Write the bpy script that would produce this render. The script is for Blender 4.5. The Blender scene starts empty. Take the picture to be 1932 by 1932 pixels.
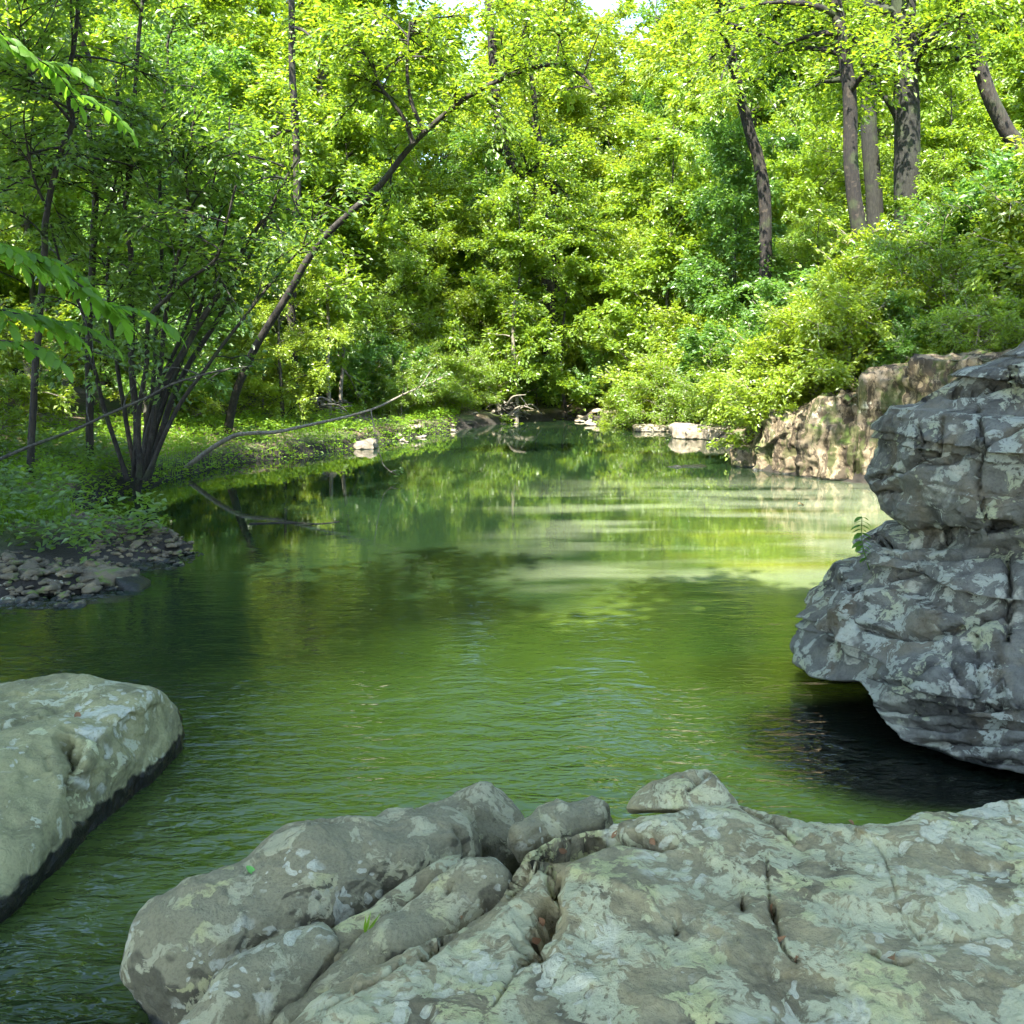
import bpy, bmesh, math
import numpy as np
from mathutils import Vector, Matrix

# ------------------------------------------------------------------ camera, sky, sun, exposure
sc = bpy.context.scene
col = sc.collection
EYE = 2.0                      # eye height above the pool, metres
FOC = 0.981                    # focal length in picture widths
PITCH = math.radians(8.8)
cam_d = bpy.data.cameras.new('camera')
cam = bpy.data.objects.new('camera', cam_d)
col.objects.link(cam)
cam.location = (0, 0, EYE)
cam.rotation_euler = (math.pi / 2 - PITCH, 0, 0)
cam_d.sensor_width = 36.0
cam_d.sensor_fit = 'HORIZONTAL'
cam_d.lens = 36.0 * FOC
cam_d.clip_start = 0.05
cam_d.clip_end = 2000
sc.camera = cam

SUN_EL = math.radians(52)
SUN_H = np.array([-0.45, -0.89])          # horizontal direction towards the sun (behind, to the left)
SUN_H = SUN_H / np.linalg.norm(SUN_H)
SUN = np.array([SUN_H[0] * math.cos(SUN_EL), SUN_H[1] * math.cos(SUN_EL), math.sin(SUN_EL)])
world = bpy.data.worlds.new('World')
sc.world = world
world.use_nodes = True
wn = world.node_tree
sky = wn.nodes.new('ShaderNodeTexSky')
sky.sky_type = 'NISHITA'
sky.sun_disc = False
sky.sun_elevation = SUN_EL
sky.sun_rotation = math.atan2(SUN_H[0], SUN_H[1])
sky.air_density = 1.0
sky.dust_density = 0.6
bg = wn.nodes['Background']
bg.inputs['Strength'].default_value = 0.15
wn.links.new(sky.outputs[0], bg.inputs['Color'])

sun_d = bpy.data.lights.new('sun', 'SUN')
sun_d.energy = 5.0
sun_d.angle = math.radians(0.55)
sun_d.color = (1.0, 0.95, 0.86)
sun = bpy.data.objects.new('sun', sun_d)
col.objects.link(sun)
sun.rotation_euler = Vector(SUN).to_track_quat('Z', 'Y').to_euler()
sun.location = (-20, -16, 40)

sc.view_settings.view_transform = 'Standard'
sc.view_settings.look = 'None'
sc.view_settings.gamma = 1.0
sc.view_settings.exposure = 2.45
sc.cycles.max_bounces = 6
sc.cycles.diffuse_bounces = 4
sc.cycles.glossy_bounces = 2
sc.cycles.transmission_bounces = 2
sc.cycles.transparent_max_bounces = 4
sc.cycles.caustics_reflective = False
sc.cycles.caustics_refractive = False
sc.cycles.sample_clamp_indirect = 6.0
sc.cycles.use_adaptive_sampling = True
sc.cycles.adaptive_threshold = 0.03

# ------------------------------------------------------------------ numeric helpers
RNG = np.random.default_rng(7)
FW = np.array([0, math.cos(PITCH), -math.sin(PITCH)])
UP = np.array([0, math.sin(PITCH), math.cos(PITCH)])
S = 1932.0                     # layout units across the picture


def W(px, py, z=None, d=None):
    """Point in the place for a direction (layout units) at height z, or at distance d along +Y."""
    a = (px / S - .5) / FOC
    b = (.5 - py / S) / FOC
    v = FW + b * UP + np.array([a, 0, 0])
    t = (z - EYE) / v[2] if d is None else d / v[1]
    return np.array([0, 0, EYE]) + v * t


def proj(p):
    q = p - np.array([0, 0, EYE])
    f = q @ FW
    f = np.where(np.abs(f) < 1e-3, 1e-3, f)
    return np.stack([(q[..., 0] / f * FOC + .5) * S, (.5 - (q @ UP) / f * FOC) * S], -1), f


def _hash(ix, iy, iz, seed):
    h = (ix * 374761393 + iy * 668265263 + iz * 1440662683 + seed * 97531) & 0xffffffff
    h = ((h ^ (h >> 13)) * 1274126177) & 0xffffffff
    h = ((h ^ (h >> 15)) * 2246822519) & 0xffffffff
    return ((h ^ (h >> 16)) & 0xffff) / 32767.5 - 1.0


def vnoise(p, seed=0):
    i = np.floor(p).astype(np.int64)
    f = p - i
    f = f * f * f * (f * (f * 6 - 15) + 10)
    x, y, z = i[:, 0], i[:, 1], i[:, 2]
    r = 0
    for dx in (0, 1):
        wx = f[:, 0] if dx else 1 - f[:, 0]
        for dy in (0, 1):
            wy = f[:, 1] if dy else 1 - f[:, 1]
            for dz in (0, 1):
                wz = f[:, 2] if dz else 1 - f[:, 2]
                r = r + wx * wy * wz * _hash(x + dx, y + dy, z + dz, seed)
    return r


def fbm(p, octv=4, seed=0, gain=.5, lac=2.03):
    r, a = 0, 1.0
    for o in range(octv):
        r = r + a * vnoise(p + 13.7 * o, seed + o)
        p = p * lac
        a *= gain
    return r


def sstep(a, b, x):
    t = np.clip((x - a) / (b - a), 0, 1)
    return t * t * (3 - 2 * t)


def seg_dist(p, a, b):
    ab = b - a
    t = np.clip(((p - a) @ ab) / (ab @ ab + 1e-12), 0, 1)
    return np.linalg.norm(p - a - t[:, None] * ab, axis=1), t


def poly_dist(p, pts):
    """distance of 2-D/3-D points to a polyline and the position along it 0..1"""
    best = np.full(len(p), 1e9)
    pos = np.zeros(len(p))
    n = len(pts) - 1
    for i in range(n):
        d, t = seg_dist(p, np.asarray(pts[i], float), np.asarray(pts[i + 1], float))
        m = d < best
        best[m] = d[m]
        pos[m] = (i + t[m]) / n
    return best, pos


def poly_sd(p, poly):
    """signed distance to a closed 2-D polygon, positive outside"""
    poly = np.asarray(poly, float)
    d, _ = poly_dist(p, list(poly) + [poly[0]])
    ins = np.zeros(len(p), bool)
    j = len(poly) - 1
    for i in range(len(poly)):
        xi, yi = poly[i]
        xj, yj = poly[j]
        c = ((yi > p[:, 1]) != (yj > p[:, 1])) & (p[:, 0] < (xj - xi) * (p[:, 1] - yi) / (yj - yi + 1e-12) + xi)
        ins ^= c
        j = i
    return np.where(ins, -d, d)


def spline(pts, n):
    """Catmull-Rom through pts, n samples"""
    P = np.asarray(pts, float)
    P = np.vstack([2 * P[0] - P[1], P, 2 * P[-1] - P[-2]])
    k = len(P) - 3
    u = np.linspace(0, k - 1e-6, n)
    i = u.astype(int)
    t = (u - i)[:, None]
    a, b, c, d = P[i], P[i + 1], P[i + 2], P[i + 3]
    return .5 * (2 * b + (c - a) * t + (2 * a - 5 * b + 4 * c - d) * t ** 2 + (3 * b - a - 3 * c + d) * t ** 3)


# ------------------------------------------------------------------ mesh helpers
class MB:
    def __init__(self):
        self.v, self.q, self.n = [], [], 0

    def add(self, v, q):
        self.v.append(np.asarray(v, np.float32))
        self.q.append(np.asarray(q, np.int64) + self.n)
        self.n += len(v)

    def mesh(self, name, mat, smooth=True):
        v = np.concatenate(self.v)
        return raw_mesh(name, v, self.q, mat, smooth)


def raw_mesh(name, v, faces, mat, smooth=True):
    """faces: list of (n,k) arrays"""
    me = bpy.data.meshes.new(name)
    me.vertices.add(len(v))
    me.vertices.foreach_set('co', np.asarray(v, np.float32).ravel())
    idx = np.concatenate([f.ravel() for f in faces])
    cnt = np.concatenate([np.full(len(f), f.shape[1]) for f in faces])
    st = np.concatenate([[0], np.cumsum(cnt)[:-1]])
    me.loops.add(len(idx))
    me.loops.foreach_set('vertex_index', idx.astype(np.int32))
    me.polygons.add(len(cnt))
    me.polygons.foreach_set('loop_start', st.astype(np.int32))
    me.polygons.foreach_set('loop_total', cnt.astype(np.int32))
    me.polygons.foreach_set('use_smooth', np.full(len(cnt), smooth))
    me.update(calc_edges=True)
    me.validate()
    if mat:
        me.materials.append(mat)
    return me


def obj(name, data, parent=None, loc=None, rot=None, scale=None):
    o = bpy.data.objects.new(name, data)
    col.objects.link(o)
    if parent:
        o.parent = parent
    if loc is not None:
        o.location = [float(c) for c in loc]
    if rot is not None:
        o.rotation_euler = rot
    if scale is not None:
        o.scale = scale if hasattr(scale, '__len__') else (scale,) * 3
    return o


def tag(o, label, cat, group=None, kind=None):
    o['label'] = label
    o['category'] = cat
    if group:
        o['group'] = group
    if kind:
        o['kind'] = kind
    return o


def grid_faces(nu, nv, wrap=False):
    i = np.arange(nu - (0 if wrap else 1))
    j = np.arange(nv - 1)
    I, J = np.meshgrid(i, j, indexing='ij')
    I2 = (I + 1) % nu
    return np.stack([I * nv + J, I2 * nv + J, I2 * nv + J + 1, I * nv + J + 1], -1).reshape(-1, 4)


def tube(mb, pts, rad, seg=6, cap=True):
    P = np.asarray(pts, float)
    n = len(P)
    rad = np.broadcast_to(np.asarray(rad, float), (n,))
    T = np.gradient(P, axis=0)
    T /= np.linalg.norm(T, axis=1)[:, None] + 1e-9
    ref = np.array([0.31, 0.95, 0.05]) if abs(T[0][2]) > .8 else np.array([0, 0, 1.])
    A = np.cross(T, ref)
    A /= np.linalg.norm(A, axis=1)[:, None] + 1e-9
    B = np.cross(T, A)
    th = np.linspace(0, 2 * math.pi, seg, endpoint=False)
    V = P[:, None] + rad[:, None, None] * (np.cos(th)[None, :, None] * A[:, None] + np.sin(th)[None, :, None] * B[:, None])
    i, j = np.meshgrid(np.arange(n - 1), np.arange(seg), indexing='ij')
    j2 = (j + 1) % seg
    q = np.stack([i * seg + j, i * seg + j2, (i + 1) * seg + j2, (i + 1) * seg + j], -1).reshape(-1, 4)
    mb.add(V.reshape(-1, 3), q)


def vnormals(v, faces):
    n = np.zeros_like(v)
    for f in faces:
        a = v[f[:, 1]] - v[f[:, 0]]
        b = v[f[:, 2]] - v[f[:, 0]]
        c = np.cross(a, b)
        for k in range(f.shape[1]):
            np.add.at(n, f[:, k], c)
    return n / (np.linalg.norm(n, axis=1)[:, None] + 1e-12)


_ico = {}


def ico(sub):
    if sub not in _ico:
        bm = bmesh.new()
        bmesh.ops.create_icosphere(bm, subdivisions=sub, radius=1)
        v = np.array([x.co[:] for x in bm.verts])
        f = np.array([[w.index for w in x.verts] for x in bm.faces])
        bm.free()
        _ico[sub] = (v / np.linalg.norm(v, axis=1)[:, None], f)
    return _ico[sub]


def hull_planes(pts):
    bm = bmesh.new()
    for p in pts:
        bm.verts.new([float(c) for c in p])
    r = bmesh.ops.convex_hull(bm, input=list(bm.verts))
    bm.normal_update()
    c = np.mean(pts, axis=0)
    out = {}
    for f in bm.faces:
        n = np.array(f.normal[:])
        if np.linalg.norm(n) < .5:
            continue
        d = n @ (np.array(f.verts[0].co[:]) - c)
        if d < 0:
            n, d = -n, -d
        out[tuple(np.round(n, 2))] = (n, max(d, 1e-4))
    bm.free()
    return c, list(out.values())


def carve(v, nrm, lines, rough=.25, seed=3):
    """cut fissures: lines = [(points in layout units, half width in units, depth in m)]"""
    px, _ = proj(v)
    face = ((np.array([0, 0, EYE]) - v) * nrm).sum(1) > 0
    jit = vnoise(v * 22, seed) * 3.0 + vnoise(v * 60, seed + 1) * 1.5
    out = v.copy()
    for pts, w, dep in lines:
        d, t = poly_dist(px, spline(pts, max(6, len(pts) * 5)))
        ww = w * (.55 + .45 * np.sin(np.clip(t, 0, 1) * math.pi)) * (1 + rough * vnoise(np.stack([t * 9, t * 0, t * 0], -1), seed + 5))
        e = d + jit * .55
        k = (.72 * sstep(ww * 1.0, ww * .45, e) + .28 * sstep(ww * 2.6, ww * .6, e)) * face
        out -= nrm * (k * dep)[:, None]
    return out


def rough_up(v, nrm, amps, seed):
    d = 0
    for a, fr, oc in amps:
        d = d + a * fbm(v * fr + seed * 3.1, oc, seed)
    return v + nrm * np.asarray(d)[:, None]


def make_stone(name, v, f, mat, origin=None, amps=(), seed=1, cracks=None, parent=None, post=None, chips=0.0):
    nr = vnormals(v, [f])
    if amps:
        v = rough_up(v, nr, amps, seed)
    if chips:
        a = vnoise(v * 4.2 + .15 * fbm(v * 9, 2, seed)[:, None], seed + 70)
        b = vnoise(v * 9.5, seed + 71)
        v = v - nr * (chips * sstep(.12, .20, a) + .45 * chips * sstep(.30, .38, b))[:, None]
    if cracks:
        nr = vnormals(v, [f])
        v = carve(v, nr, cracks, seed=seed)
    if post:
        v = post(v)
    o = np.array(origin if origin is not None else [*v[:, :2].mean(0), v[:, 2].min()])
    me = raw_mesh(name, v - o, [f], mat)
    return obj(name, me, parent, o)


def hull_shape(pts, sub=6, p=14):
    c, pl = hull_planes(pts)
    D, f = ico(sub)
    s = 0
    for n, d in pl:
        s = s + (np.clip(D @ n, 0, None) / d) ** p
    return c + D * (s ** (-1 / p))[:, None], f


def capsule_shape(segs, sub=6, zs=1.0, k=.05, centre=None):
    """smooth union of round cones ((a, ra), (b, rb)); zs squashes heights"""
    D, f = ico(sub)
    c = np.mean([(a + b) / 2 for (a, ra), (b, rb) in segs], axis=0) if centre is None else np.asarray(centre)

    def sd(p):
        r = None
        for (a, ra), (b, rb) in segs:
            sc_ = np.array([1, 1, 1 / zs])
            d, t = seg_dist(p * sc_, a * sc_, b * sc_)
            q = d - (ra + (rb - ra) * t)
            if r is None:
                r = q
            else:
                h = np.clip(.5 + .5 * (r - q) / k, 0, 1)
                r = r * (1 - h) + q * h - k * h * (1 - h)
        return r
    lo = np.zeros(len(D))
    hi = np.full(len(D), 3.0)
    for _ in range(26):
        m = (lo + hi) / 2
        ins = sd(c + D * m[:, None]) < 0
        lo = np.where(ins, m, lo)
        hi = np.where(ins, hi, m)
    return c + D * lo[:, None], f


# ------------------------------------------------------------------ materials
class NT:
    def __init__(self, name):
        self.m = bpy.data.materials.new(name)
        self.m.use_nodes = True
        self.t = self.m.node_tree
        self.b = self.t.nodes['Principled BSDF']
        self.out = self.t.nodes['Material Output']

    def n(self, kind, ins=None, **props):
        nd = self.t.nodes.new('ShaderNode' + kind)
        for k, v in props.items():
            setattr(nd, k, v)
        for k, v in (ins or {}).items():
            self.set(nd.inputs[k], v)
        return nd

    def set(self, sock, v):
        if hasattr(v, 'is_linked'):
            self.t.links.new(v, sock)
        elif isinstance(v, (tuple, list)) and len(v) == 3 and sock.type == 'RGBA':
            sock.default_value = (*v, 1)
        else:
            sock.default_value = v

    def noise(self, vec, scale, detail=4, rough=.5, dist=0.0):
        return self.n('TexNoise', {'Vector': vec, 'Scale': scale, 'Detail': detail, 'Roughness': rough, 'Distortion': dist}).outputs[0]

    def ramp(self, x, a, b, lo=0.0, hi=1.0):
        return self.n('MapRange', {'Value': x, 'From Min': a, 'From Max': b, 'To Min': lo, 'To Max': hi}, interpolation_type='SMOOTHSTEP').outputs[0]

    def mix(self, f, a, b, mode='MIX'):
        nd = self.n('Mix', data_type='RGBA', blend_type=mode)
        self.set(nd.inputs[0], f)
        self.set(nd.inputs[6], a)
        self.set(nd.inputs[7], b)
        return nd.outputs[2]

    def math(self, op, a, b=0.0, c=0.0):
        nd = self.n('Math', operation=op)
        self.set(nd.inputs[0], a)
        self.set(nd.inputs[1], b)
        self.set(nd.inputs[2], c)
        return nd.outputs[0]

    def mapping(self, vec, scale=(1, 1, 1), loc=(0, 0, 0), rot=(0, 0, 0)):
        return self.n('Mapping', {'Vector': vec, 'Scale': scale, 'Location': loc, 'Rotation': rot}).outputs[0]

    def bump(self, h, strength, dist, normal=None):
        nd = self.n('Bump', {'Height': h, 'Strength': strength, 'Distance': dist})
        if normal is not None:
            self.set(nd.inputs['Normal'], normal)
        return nd.outputs[0]


def rock_mat(name, dark, mid, lichen, ochre=(.34, .27, .13), lich_amt=.5, white_amt=.5, scale=1.0, wet=True, wet_h=.055,
             ochre_amt=.5, moss=0.0, strata=0.0, bump=.5, mosscol=(.07, .10, .02), white=(.56, .56, .42), streak=0.0, coat=None, ros=(4.3, 9.5, 21.0)):
    t = NT(name)
    geo = t.n('NewGeometry')
    pos = geo.outputs['Position']
    nz = t.n('SeparateXYZ', {0: geo.outputs['Normal']}).outputs[2]
    pz = t.n('SeparateXYZ', {0: pos}).outputs[2]
    vec = t.mapping(pos, (scale, scale, scale))
    warp = t.n('TexNoise', {'Vector': vec, 'Scale': 5.0, 'Detail': 3.0})
    wv = t.n('VectorMath', {0: warp.outputs['Color'], 1: (.5, .5, .5)}, operation='SUBTRACT').outputs[0]
    wv = t.n('VectorMath', {0: wv, 'Scale': .22}, operation='SCALE').outputs[0]
    vw = t.n('VectorMath', {0: vec, 1: wv}, operation='ADD').outputs[0]
    big = t.noise(vec, 2.2, 5, .55)
    med = t.noise(vw, 9, 6, .6)
    fine = t.noise(vec, 70, 5, .65)
    c = t.mix(t.ramp(big, .35, .65), dark, mid)
    c = t.mix(t.ramp(med, .35, .7), c, tuple(x * 1.18 for x in mid))
    # ochre staining
    c = t.mix(t.math('MULTIPLY', t.ramp(t.noise(vw, 3.1, 4), .52, .68), ochre_amt), c, ochre)
    if coat:
        cm = t.ramp(t.math('ADD', nz, t.math('MULTIPLY', t.math('SUBTRACT', t.noise(vw, 4.0, 6, .6), .5), 1.1)), .30, .52)
        c = t.mix(t.math('MULTIPLY', cm, .85), c, t.mix(med, tuple(x * .75 for x in coat), coat))
    # crusty lichen, two species
    top = t.ramp(nz, -.35, .55, .25, 1.0)
    lm = t.noise(vw, 6.5, 9, .62, .2)
    th = .60 - .22 * lich_amt
    lmask = t.math('MULTIPLY', t.ramp(t.math('ADD', lm, t.math('MULTIPLY', t.math('SUBTRACT', top, 1.0), .10)), th, th + .035), 1.0)
    holes = t.ramp(t.noise(vw, 34, 5, .6), .36, .46)
    lmask = t.math('MULTIPLY', lmask, holes)
    lcol = t.mix(t.ramp(fine, .3, .7), tuple(x * .78 for x in lichen), lichen)
    lcol = t.mix(t.math('MULTIPLY', t.ramp(t.noise(vec, 2.7, 3), .5, .62), .55), lcol, (lichen[0] * .95, lichen[1] * .95, lichen[2] * .58))
    c = t.mix(lmask, c, lcol)
    gate = t.ramp(t.noise(vec, 1.7, 4, .6), .60 - .2 * white_amt, .66 - .2 * white_amt)
    wmask = None
    for sc_v, off in zip(ros, (0.0, 5.2, 9.7)):
        vor = t.n('TexVoronoi', {'Vector': t.mapping(vw, (1, 1, 1), (3.1 + off, 1.7, .4 + off)), 'Scale': sc_v, 'Randomness': 1.0})
        rr = t.n('SeparateColor', {0: vor.outputs['Color']}).outputs[0]
        lim = t.math('SUBTRACT', t.math('MULTIPLY', rr, .72), .22)
        rad = t.math('ADD', vor.outputs['Distance'], t.math('MULTIPLY', t.math('SUBTRACT', med, .5), .55))
        mk = t.math('MULTIPLY', t.ramp(t.math('SUBTRACT', rad, lim), .035, -.02), gate)
        wmask = mk if wmask is None else t.math('MAXIMUM', wmask, mk)
    wmask = t.math('MULTIPLY', wmask, t.ramp(nz, -.5, .3, .2, 1.0))
    wmask = t.math('MULTIPLY', wmask, t.ramp(t.noise(vw, 48, 4, .6), .3, .5, .35, 1.0))
    wcol = t.mix(t.ramp(fine, .3, .7), tuple(x * .86 for x in white), white)
    c = t.mix(t.math('MULTIPLY', wmask, .8), c, wcol)
    if streak:  # leaf-shadow dapple painted as dark upright streaks, then moss streaks
        sv2 = t.noise(t.mapping(vw, (6.5, 6.5, .55)), 1.6, 6, .65)
        c = t.mix(t.math('MULTIPLY', t.ramp(sv2, .46, .56), streak), c, tuple(x * .22 for x in dark))
        c = t.mix(t.math('MULTIPLY', t.ramp(t.noise(t.mapping(vw, (4.6, 4.6, .6), (5, 1, 0)), 1.4, 5, .6), .52, .60), streak * .8), c, (.045, .06, .012))
    # dark pits and grime
    pits = t.ramp(t.noise(vw, 24, 6, .7), .66, .74)
    c = t.mix(t.math('MULTIPLY', pits, .7), c, tuple(x * .35 for x in dark))
    c = t.mix(t.math('MULTIPLY', t.ramp(fine, .42, .75), .35), c, tuple(x * .5 for x in dark))
    if moss:
        mm = t.math('MULTIPLY', t.ramp(t.noise(vw, 3.5, 6, .6), .62 - .25 * moss, .70 - .25 * moss), t.ramp(nz, .0, .6, .3, 1.0))
        c = t.mix(mm, c, t.mix(fine, mosscol, tuple(x * 1.8 for x in mosscol)))
    if wet:
        wl = t.math('ADD', pz, t.math('MULTIPLY', t.math('SUBTRACT', t.noise(vec, 9, 4), .5), .09))
        wm = t.ramp(wl, wet_h + .012, wet_h - .008)
        c = t.mix(wm, c, (.012, .013, .008))
        t.set(t.b.inputs['Roughness'], t.math('SUBTRACT', .88, t.math('MULTIPLY', wm, .55)))
    else:
        t.b.inputs['Roughness'].default_value = .9
    t.set(t.b.inputs['Base Color'], c)
    t.b.inputs['Specular IOR Level'].default_value = .3
    h = t.math('ADD', t.math('MULTIPLY', t.noise(vw, 16, 8, .62), 1.0), t.math('MULTIPLY', lmask, .10))
    h = t.math('ADD', h, t.math('MULTIPLY', fine, .22))
    if strata:
        sv = t.mapping(vw, (2.0, 2.0, 26.0))
        h = t.math('ADD', h, t.math('MULTIPLY', t.noise(sv, 1.0, 5, .6), strata))
    t.set(t.b.inputs['Normal'], t.bump(h, bump, .03))
    return t.m


def leaf_mat(name, dark, light, trans, tr=.5, rough=.42, spec=.048):
    t = NT(name)
    geo = t.n('NewGeometry')
    oi = t.n('ObjectInfo')
    r = geo.outputs['Random Per Island']
    ro = oi.outputs['Random']
    k = t.math('ADD', t.math('MULTIPLY', r, .75), t.math('MULTIPLY', ro, .25))
    c = t.mix(k, dark, light)
    tc = t.mix(k, tuple(x * .72 for x in trans), trans)
    yel = t.ramp(r, .93, .97)
    tc = t.mix(t.math('MULTIPLY', yel, .5), tc, (trans[0] * 1.5, trans[1] * 1.1, trans[2]))
    df = t.n('BsdfDiffuse', {'Color': c})
    gl = t.n('BsdfGlossy', {'Color': (1, 1, 1), 'Roughness': rough})
    tl = t.n('BsdfTranslucent', {'Color': tc})
    mx = t.n('MixShader', {0: tr})
    t.t.links.new(df.outputs[0], mx.inputs[1])
    t.t.links.new(tl.outputs[0], mx.inputs[2])
    mg = t.n('MixShader', {0: spec})
    t.t.links.new(mx.outputs[0], mg.inputs[1])
    t.t.links.new(gl.outputs[0], mg.inputs[2])
    t.t.links.new(mg.outputs[0], t.out.inputs['Surface'])
    t.t.nodes.remove(t.b)
    return t.m


def bark_mat(name, a, b, spots=(.30, .31, .26), spot_amt=.4, scale=1.0):
    t = NT(name)
    tc = t.n('TexCoord').outputs['Object']
    v = t.mapping(tc, (9 * scale, 9 * scale, 2.0 * scale))
    n1 = t.noise(v, 3.0, 7, .65, .4)
    c = t.mix(t.ramp(n1, .35, .65), a, b)
    n2 = t.noise(tc, 7.0 * scale, 5, .6)
    c = t.mix(t.math('MULTIPLY', t.ramp(n2, .55, .62), spot_amt), c, spots)
    c = t.mix(t.math('MULTIPLY', t.ramp(t.noise(tc, 2.1, 3), .55, .7), .4), c, (.05, .075, .02))
    t.set(t.b.inputs['Base Color'], c)
    t.b.inputs['Roughness'].default_value = .9
    t.set(t.b.inputs['Normal'], t.bump(n1, .7, .03))
    return t.m


def plain_mat(name, a, b, scale=20, rough=.85, bump=.3):
    t = NT(name)
    tc = t.n('TexCoord').outputs['Object']
    n1 = t.noise(tc, scale, 5, .6)
    t.set(t.b.inputs['Base Color'], t.mix(t.ramp(n1, .3, .7), a, b))
    t.b.inputs['Roughness'].default_value = rough
    t.set(t.b.inputs['Normal'], t.bump(n1, bump, .01))
    return t.m


M = {}
M['slab'] = rock_mat('lichen_sandstone', (.118, .097, .052), (.295, .252, .132), (.53, .50, .285), lich_amt=.56, white_amt=.55, wet=True, bump=.75, ochre_amt=.5, scale=1.2, white=(.64, .605, .41))
M['boulder'] = rock_mat('grey_boulder', (.054, .048, .029), (.13, .115, .065), (.46, .425, .245), lich_amt=.36, white_amt=.34, bump=.75, ochre=(.32, .26, .12), ochre_amt=.5, scale=1.35, coat=(.305, .272, .150), white=(.58, .56, .40))
M['block'] = rock_mat('green_grey_sandstone', (.15, .146, .072), (.285, .272, .128), (.50, .50, .32), lich_amt=.26, white_amt=.34, bump=.65, wet_h=.085, ochre_amt=.15, scale=1.2, white=(.58, .58, .44))
M['cliff'] = rock_mat('blue_grey_lichen_rock', (.042, .039, .030), (.135, .130, .103), (.36, .37, .285), lich_amt=.42, white_amt=.45, bump=.9, strata=.5, ochre_amt=.35, ochre=(.19, .14, .065), scale=1.15, white=(.46, .445, .335), ros=(2.6, 5.5))
M['wallrock'] = rock_mat('tan_sandstone', (.085, .064, .036), (.21, .165, .105), (.24, .21, .15), lich_amt=.1, white_amt=.1, bump=.8, ochre_amt=.3, moss=.3, wet_h=.03, scale=.8, streak=.85)
M['pale'] = rock_mat('pale_creek_stone', (.15, .125, .09), (.29, .245, .18), (.31, .28, .22), lich_amt=.1, white_amt=.05, bump=.4, ochre_amt=.3, wet_h=.02)
M['cobble'] = rock_mat('mossy_cobble', (.045, .040, .025), (.125, .105, .068), (.15, .13, .085), lich_amt=.1, white_amt=.05, bump=.4, ochre_amt=.3, moss=.3, wet_h=.02, scale=2.0)
M['leaf'] = leaf_mat('spring_leaf', (.095, .175, .014), (.19, .30, .026), (.44, .62, .025))
M['leaf_yellow'] = leaf_mat('yellow_green_leaf', (.13, .205, .015), (.235, .335, .026), (.53, .67, .03))
M['leaf_deep'] = leaf_mat('deep_green_leaf', (.055, .13, .02), (.11, .22, .035), (.27, .50, .04))
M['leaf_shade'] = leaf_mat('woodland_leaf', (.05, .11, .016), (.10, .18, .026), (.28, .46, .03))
M['leaf_big'] = leaf_mat('broad_leaf', (.06, .15, .012), (.10, .21, .02), (.26, .52, .03), rough=.5, spec=.02)
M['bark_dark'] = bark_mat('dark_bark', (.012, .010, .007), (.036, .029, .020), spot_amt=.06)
M['bark_grey'] = bark_mat('grey_bark', (.028, .026, .019), (.07, .064, .047), spots=(.13, .13, .10), spot_amt=.4)
M['bark_slope'] = bark_mat('shaded_grey_bark', (.008, .008, .006), (.023, .023, .016), spot_amt=.3, spots=(.042, .044, .03))  # grey bark with the slope's shade put into its colour
M['bark_pale'] = bark_mat('pale_bark', (.13, .11, .08), (.24, .21, .16), spot_amt=.2)
M['bark_mottled'] = bark_mat('mottled_bark', (.006, .005, .004), (.019, .015, .010), spots=(.06, .046, .03), spot_amt=.6)
M['grass'] = leaf_mat('grass_blade', (.11, .22, .015), (.18, .32, .025), (.36, .56, .03), spec=.025)
M['litter'] = plain_mat('dry_leaf_litter', (.16, .075, .03), (.34, .17, .07), 40)
M['green_leaf'] = plain_mat('fresh_green_leaf', (.10, .30, .04), (.16, .42, .07), 60, .5)

# ------------------------------------------------------------------ the setting: ground and water
def wp(lst, z=0.0):
    return [tuple(W(x, y, z)[:2]) for x, y in lst]


POOL = [(2.8, -.7), (-1.3, -.7), (-3.2, .1), (-6.0, 2.6), (-5.7, 6.6)] + wp([(-160, 1150), (0, 1132), (150, 1128), (285, 1092), (235, 1064), (330, 1056), (382, 1040), (350, 1020),
        (200, 1000), (150, 968), (210, 940), (330, 902), (450, 874), (600, 856), (700, 840), (780, 824), (905, 806), (960, 797), (1075, 790),
        (1230, 800), (1300, 812), (1400, 858), (1396, 874), (1430, 888), (1500, 897), (1590, 908), (1680, 918)]) + [(8.2, 11.5), (6.2, 7.5), (5.2, 3.0), (4.6, .5)]
POOL = np.array(POOL)
STREAM_Z = .2
STREAM = np.array(wp([(960, 768), (1040, 771), (1110, 769), (1180, 779), (1270, 779), (1275, 764), (1150, 752), (1135, 733), (1080, 722), (1000, 730), (960, 745)], STREAM_Z))


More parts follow.
